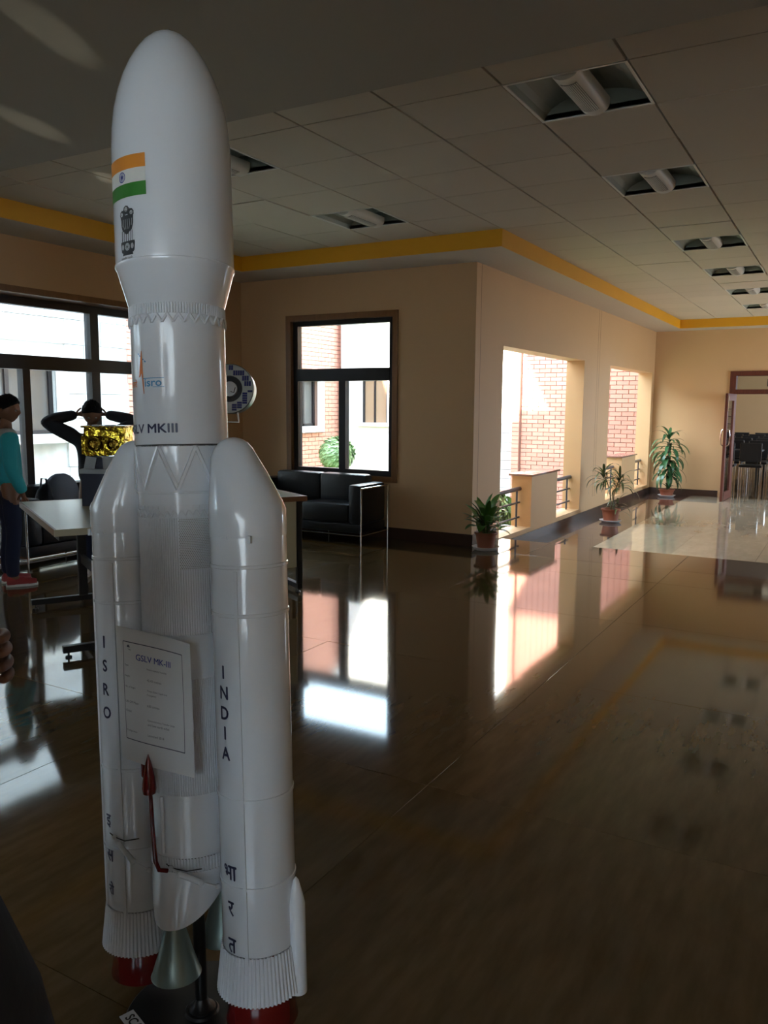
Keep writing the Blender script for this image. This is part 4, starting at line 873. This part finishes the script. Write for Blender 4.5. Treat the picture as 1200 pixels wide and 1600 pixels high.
def shoe(t, x, y, rz, m_, s=1.0):
    rings = []
    for yy, w, h in ((.07, .030, .055), (.05, .036, .075), (.0, .036, .075), (-.05, .037, .062), (-.10, .043, .048), (-.14, .040, .042), (-.165, .024, .034)):
        rings.append([Vector((w*cos(a), yy, .02+max(0, h*sin(a)))) for a in [2*pi*k/16 for k in range(16)]])
    T = Matrix.Translation((x, y, 0)) @ Matrix.Rotation(rz, 4, 'Z') @ Matrix.Scale(s, 4)
    mb = MB().loft(rings); mb.v = [tuple(T @ Vector(v)) for v in mb.v]; o = mb.obj('shoe', m_, t, smooth=True)
    out = [(.0375*cos(a)*(1.1 if sin(a) < 0 else .95)*(1 if abs(sin(a)) < .98 else .8), -.048+.128*sin(a)) for a in [2*pi*k/28 for k in range(28)]]
    mb = MB().loft([[Vector((a*1.08, b, 0)) for a, b in out], [Vector((a*1.12, b*1.0, .004)) for a, b in out], [Vector((a*1.12, b, .022)) for a, b in out]]); mb.v = [tuple(T @ Vector(v)) for v in mb.v]; mb.obj('sole', m_sole, o)
def person(label, loc, rz, H, arms, tilt, turn, top, topm, sleeves=True, pants=m_pants, shoem=m_shoe, hairlong=False, coat=False, lean=0):
    t = thing('person', label, 'person', loc, rz); k = H/1.7; gi = 1.18; V = lambda x, y, z: (x*k, y*k, z*k)
    hs = H/7.3*1.04; pel = (*V(0, 0, .90), (.145*k, .10*k)); wa = (*V(0, 0, 1.05), (.125*k, .088*k)); chst = (*V(0, 0, 1.25), (.145*k, .10*k)); nk = (*V(0, .005, 1.40), (.07*k, .06*k)); hb = (*V(0, -.005, 1.47), .052*k)
    hc = Vector(V(0, -.02, 1.58)) + Vector((0, -.03*abs(tilt), 0))
    legs = lambda e: [[pel, (*V(sx*.085, 0, .84), (.085*k+e)), (*V(sx*.095, -.01, .48), .055*k+e), (*V(sx*.10, .02, .26), .048*k+e), (*V(sx*.10, .02, .09), .036*k+e)] for sx in (-1, 1)]
    armc = []
    for sx, (elb, wri, hd, pn, curl) in zip((-1, 1), arms):
        sh = V(sx*.175, 0, 1.36); armc.append([chst, (*V(sx*.10, 0, 1.345), .07*k), (*sh, .052*k), (*[(a+b)/2 for a, b in zip(sh, V(*elb))], .044*k), (*V(*elb), .038*k), (*[(a*.5+b*.5) for a, b in zip(V(*elb), V(*wri))], .033*k), (*V(*wri), .024*k)])
    hmb, R = head_mb(hc, hs, tilt, turn)
    feet = [[(*V(sx*.10, .02, .09), .036*k), (*V(sx*.10, -.05, .04), .030*k), (*V(sx*.105, -.12, .035), .022*k)] for sx in (-1, 1)]
    hands = []
    for sx, (elb, wri, hd, pn, curl) in zip((-1, 1), arms): hands += hand_chains(V(*wri), hd, pn, k*1.0, curl, sx)
    skin([[pel, wa, chst, nk, hb, (*(hc+Vector((0, .01, -.05*k))), .045*k)]]+legs(0)+feet+armc+hands, 'body', m_skin, t, extra=hmb)
    # garments
    torso = [[(*V(0, 0, .86), (.180*k, .150*k)), (*V(0, 0, 1.05), (.172*k, .145*k)), (*V(0, 0, 1.25), (.178*k, .140*k)), (*V(0, 0, 1.37), (.10*k, .085*k)), (*V(0, .005, 1.415), (.075*k, .068*k))]]
    sl = []
    for sx, (elb, wri, hd, pn, curl) in zip((-1, 1), arms):
        sh = V(sx*.175, 0, 1.355); E_ = V(*elb); Wr = V(*wri)
        sl.append([(*V(0, 0, 1.25), (.178*k, .140*k)), (*V(sx*.11, 0, 1.335), .086*k), (*sh, .080*k), (*[(a+b)/2 for a, b in zip(sh, E_)], .074*k), (*E_, .067*k), (*[a*.5+b*.5 for a, b in zip(E_, Wr)], .060*k), (*[b+(b-a)*.06 for a, b in zip(E_, Wr)], .050*k)])
    jk = skin(torso+sl, top, topm, t)
    if topm is m_teal:
        skin([[(*V(0, .012, 1.30), (.172*k, .140*k)), (*V(0, .010, 1.37), (.140*k, .116*k)), (*V(0, .005, 1.42), (.088*k, .080*k))]]+[[(*V(0, .010, 1.37), (.140*k, .116*k)), (*V(sx*.11, 0, 1.345), .092*k), (*V(sx*.178, 0, 1.35), .088*k)] for sx in (-1, 1)], 'shoulder_yoke', m_yoke, jk, label='pale grey shoulder yoke')
    skin([[(*V(0, 0, .93), (.152*k, .112*k)), (*V(0, 0, .90), (.172*k, .145*k)), (*V(sx*.085, 0, .80), .098*k), (*V(sx*.095, -.01, .48), .072*k), (*V(sx*.10, .02, .26), .066*k), (*V(sx*.10, .02, .075), .062*k)] for sx in (-1, 1)], 'trousers', pants, t)
    if coat:
        rings = []
        for z, rx, ry in ((.42, .30, .30), (.43, .305, .305), (.60, .285, .275), (.80, .235, .21), (1.0, .175, .14), (1.12, .165, .125)):
            rings.append([Vector(V(rx*cos(a)*(1+.03*sin(5*a)*(1.1-z)), ry*sin(a)*(1+.04*cos(4*a)*(1.1-z)), z)) for a in [2*pi*q/40 for q in range(40)]])
        MB().loft(rings, True, False).obj('long_shirt', topm, t, smooth=True)
    for sx in (-1, 1): shoe(t, V(sx*.10, 0, 0)[0], .0, sx*.12, shoem, k*1.05)
    hr = hair_mb(hc, hs, R, .05 if not hairlong else .08, noise_=.10)
    if hairlong: 
        q = MB().ball((0, .20, -.05), .36, 16, 12, (.85, .62, 1.15)); q.v = [tuple(hc+R @ (Vector(v)*hs)) for v in q.v]; hr.add(q.v, q.f)
    hr.obj('hair', m_hair, t, smooth=True)
    for sx in (-1, 1):
        e = MB().ball((sx*.13, -.375, .0), .045, 10, 8); e.v = [tuple(hc+R @ (Vector(v)*hs)) for v in e.v]; eo = e.obj('eye', m_eye, t, smooth=True)
        e = MB().ball((sx*.13, -.405, .0), .022, 8, 6); e.v = [tuple(hc+R @ (Vector(v)*hs)) for v in e.v]; e.obj('pupil', m_hair, eo, smooth=True)
    return t
down = lambda sx: ((sx*.235, .02, 1.08), (sx*.225, -.07, .86), (0, -.15, -1), (-sx, -.2, 0), .35)
person('person in a teal jacket, navy trousers and red shoes at the left edge', (-5.635, 3.96, 0), radians(156), 1.47, (down(-1), down(1)), 0.12, radians(-38), 'jacket', m_teal, hairlong=True)
fold = lambda sx: ((sx*.24, -.06, 1.10), (-sx*.02, -.20-.03*sx, 1.13), (-sx, 0, .1), (0, 1, 0), .3)
upa = lambda sx: ((sx*.43, -.10, 1.50), (sx*.15, .09, 1.56), (-sx, .35, .15), (0, .3, -.2) if False else (-sx*.2, -.9, 0), .25)
person('person in black holding both hands behind the head, behind the gold model', (-5.42, 4.60, 0), radians(52), 1.44, (upa(-1), upa(1)), .55, 0, 'sweater', m_dark, pants=m_pants, shoem=m_wshoe)
person('person in a long black shirt, close by at the bottom left edge', (-1.095, .46, 0), radians(165), 1.62, (fold(-1), fold(1)), .1, 0, 'shirt', m_dark, pants=m_dark, shoem=m_black, coat=True)

grip = lambda sx: ((sx*.22, -.18, 1.12), (sx*.07, -.335, 1.335), (-sx*.1, -.5, 1), (-sx, -.2, 0), .5)
person('person taking a photograph, standing just behind the viewpoint', (.03, -.42, 0), radians(208), 1.66, (grip(-1), grip(1)), .05, 0, 'shirt', m_dark, pants=m_pants, shoem=m_black)  # unseen photographer, added so the body shades the lower rocket
# spot lamps added to imitate sun glints bounced up on to the ceiling
def glint_spot(p, tg, e, a):
    p = Vector(p); light('glint_spot', 'SPOT', p, e, (1, .95, .8), direction=Vector(tg)-p, spot_size=radians(a), spot_blend=.9, shadow_soft_size=.01)
for tg, e, a in (((-3.72, 2.85, 2.81), 900, 1.5), ((-2.75, 2.2, 2.81), 900, 1.5), ((-4.6, 4.2, 2.96), 700, 1.8), ((-4.3, 4.7, 2.96), 500, 1.0)): glint_spot((-5.9, 10.5, .1), tg, e, a)
for tg, e, a in (((-2.81, 4.9, 2.96), 350, 1.2), ((-2.73, 5.25, 2.96), 350, 1.0), ((-2.66, 5.85, 2.96), 350, 1.0)): glint_spot((-9.38, 5.1, 1.7), tg, e, a)
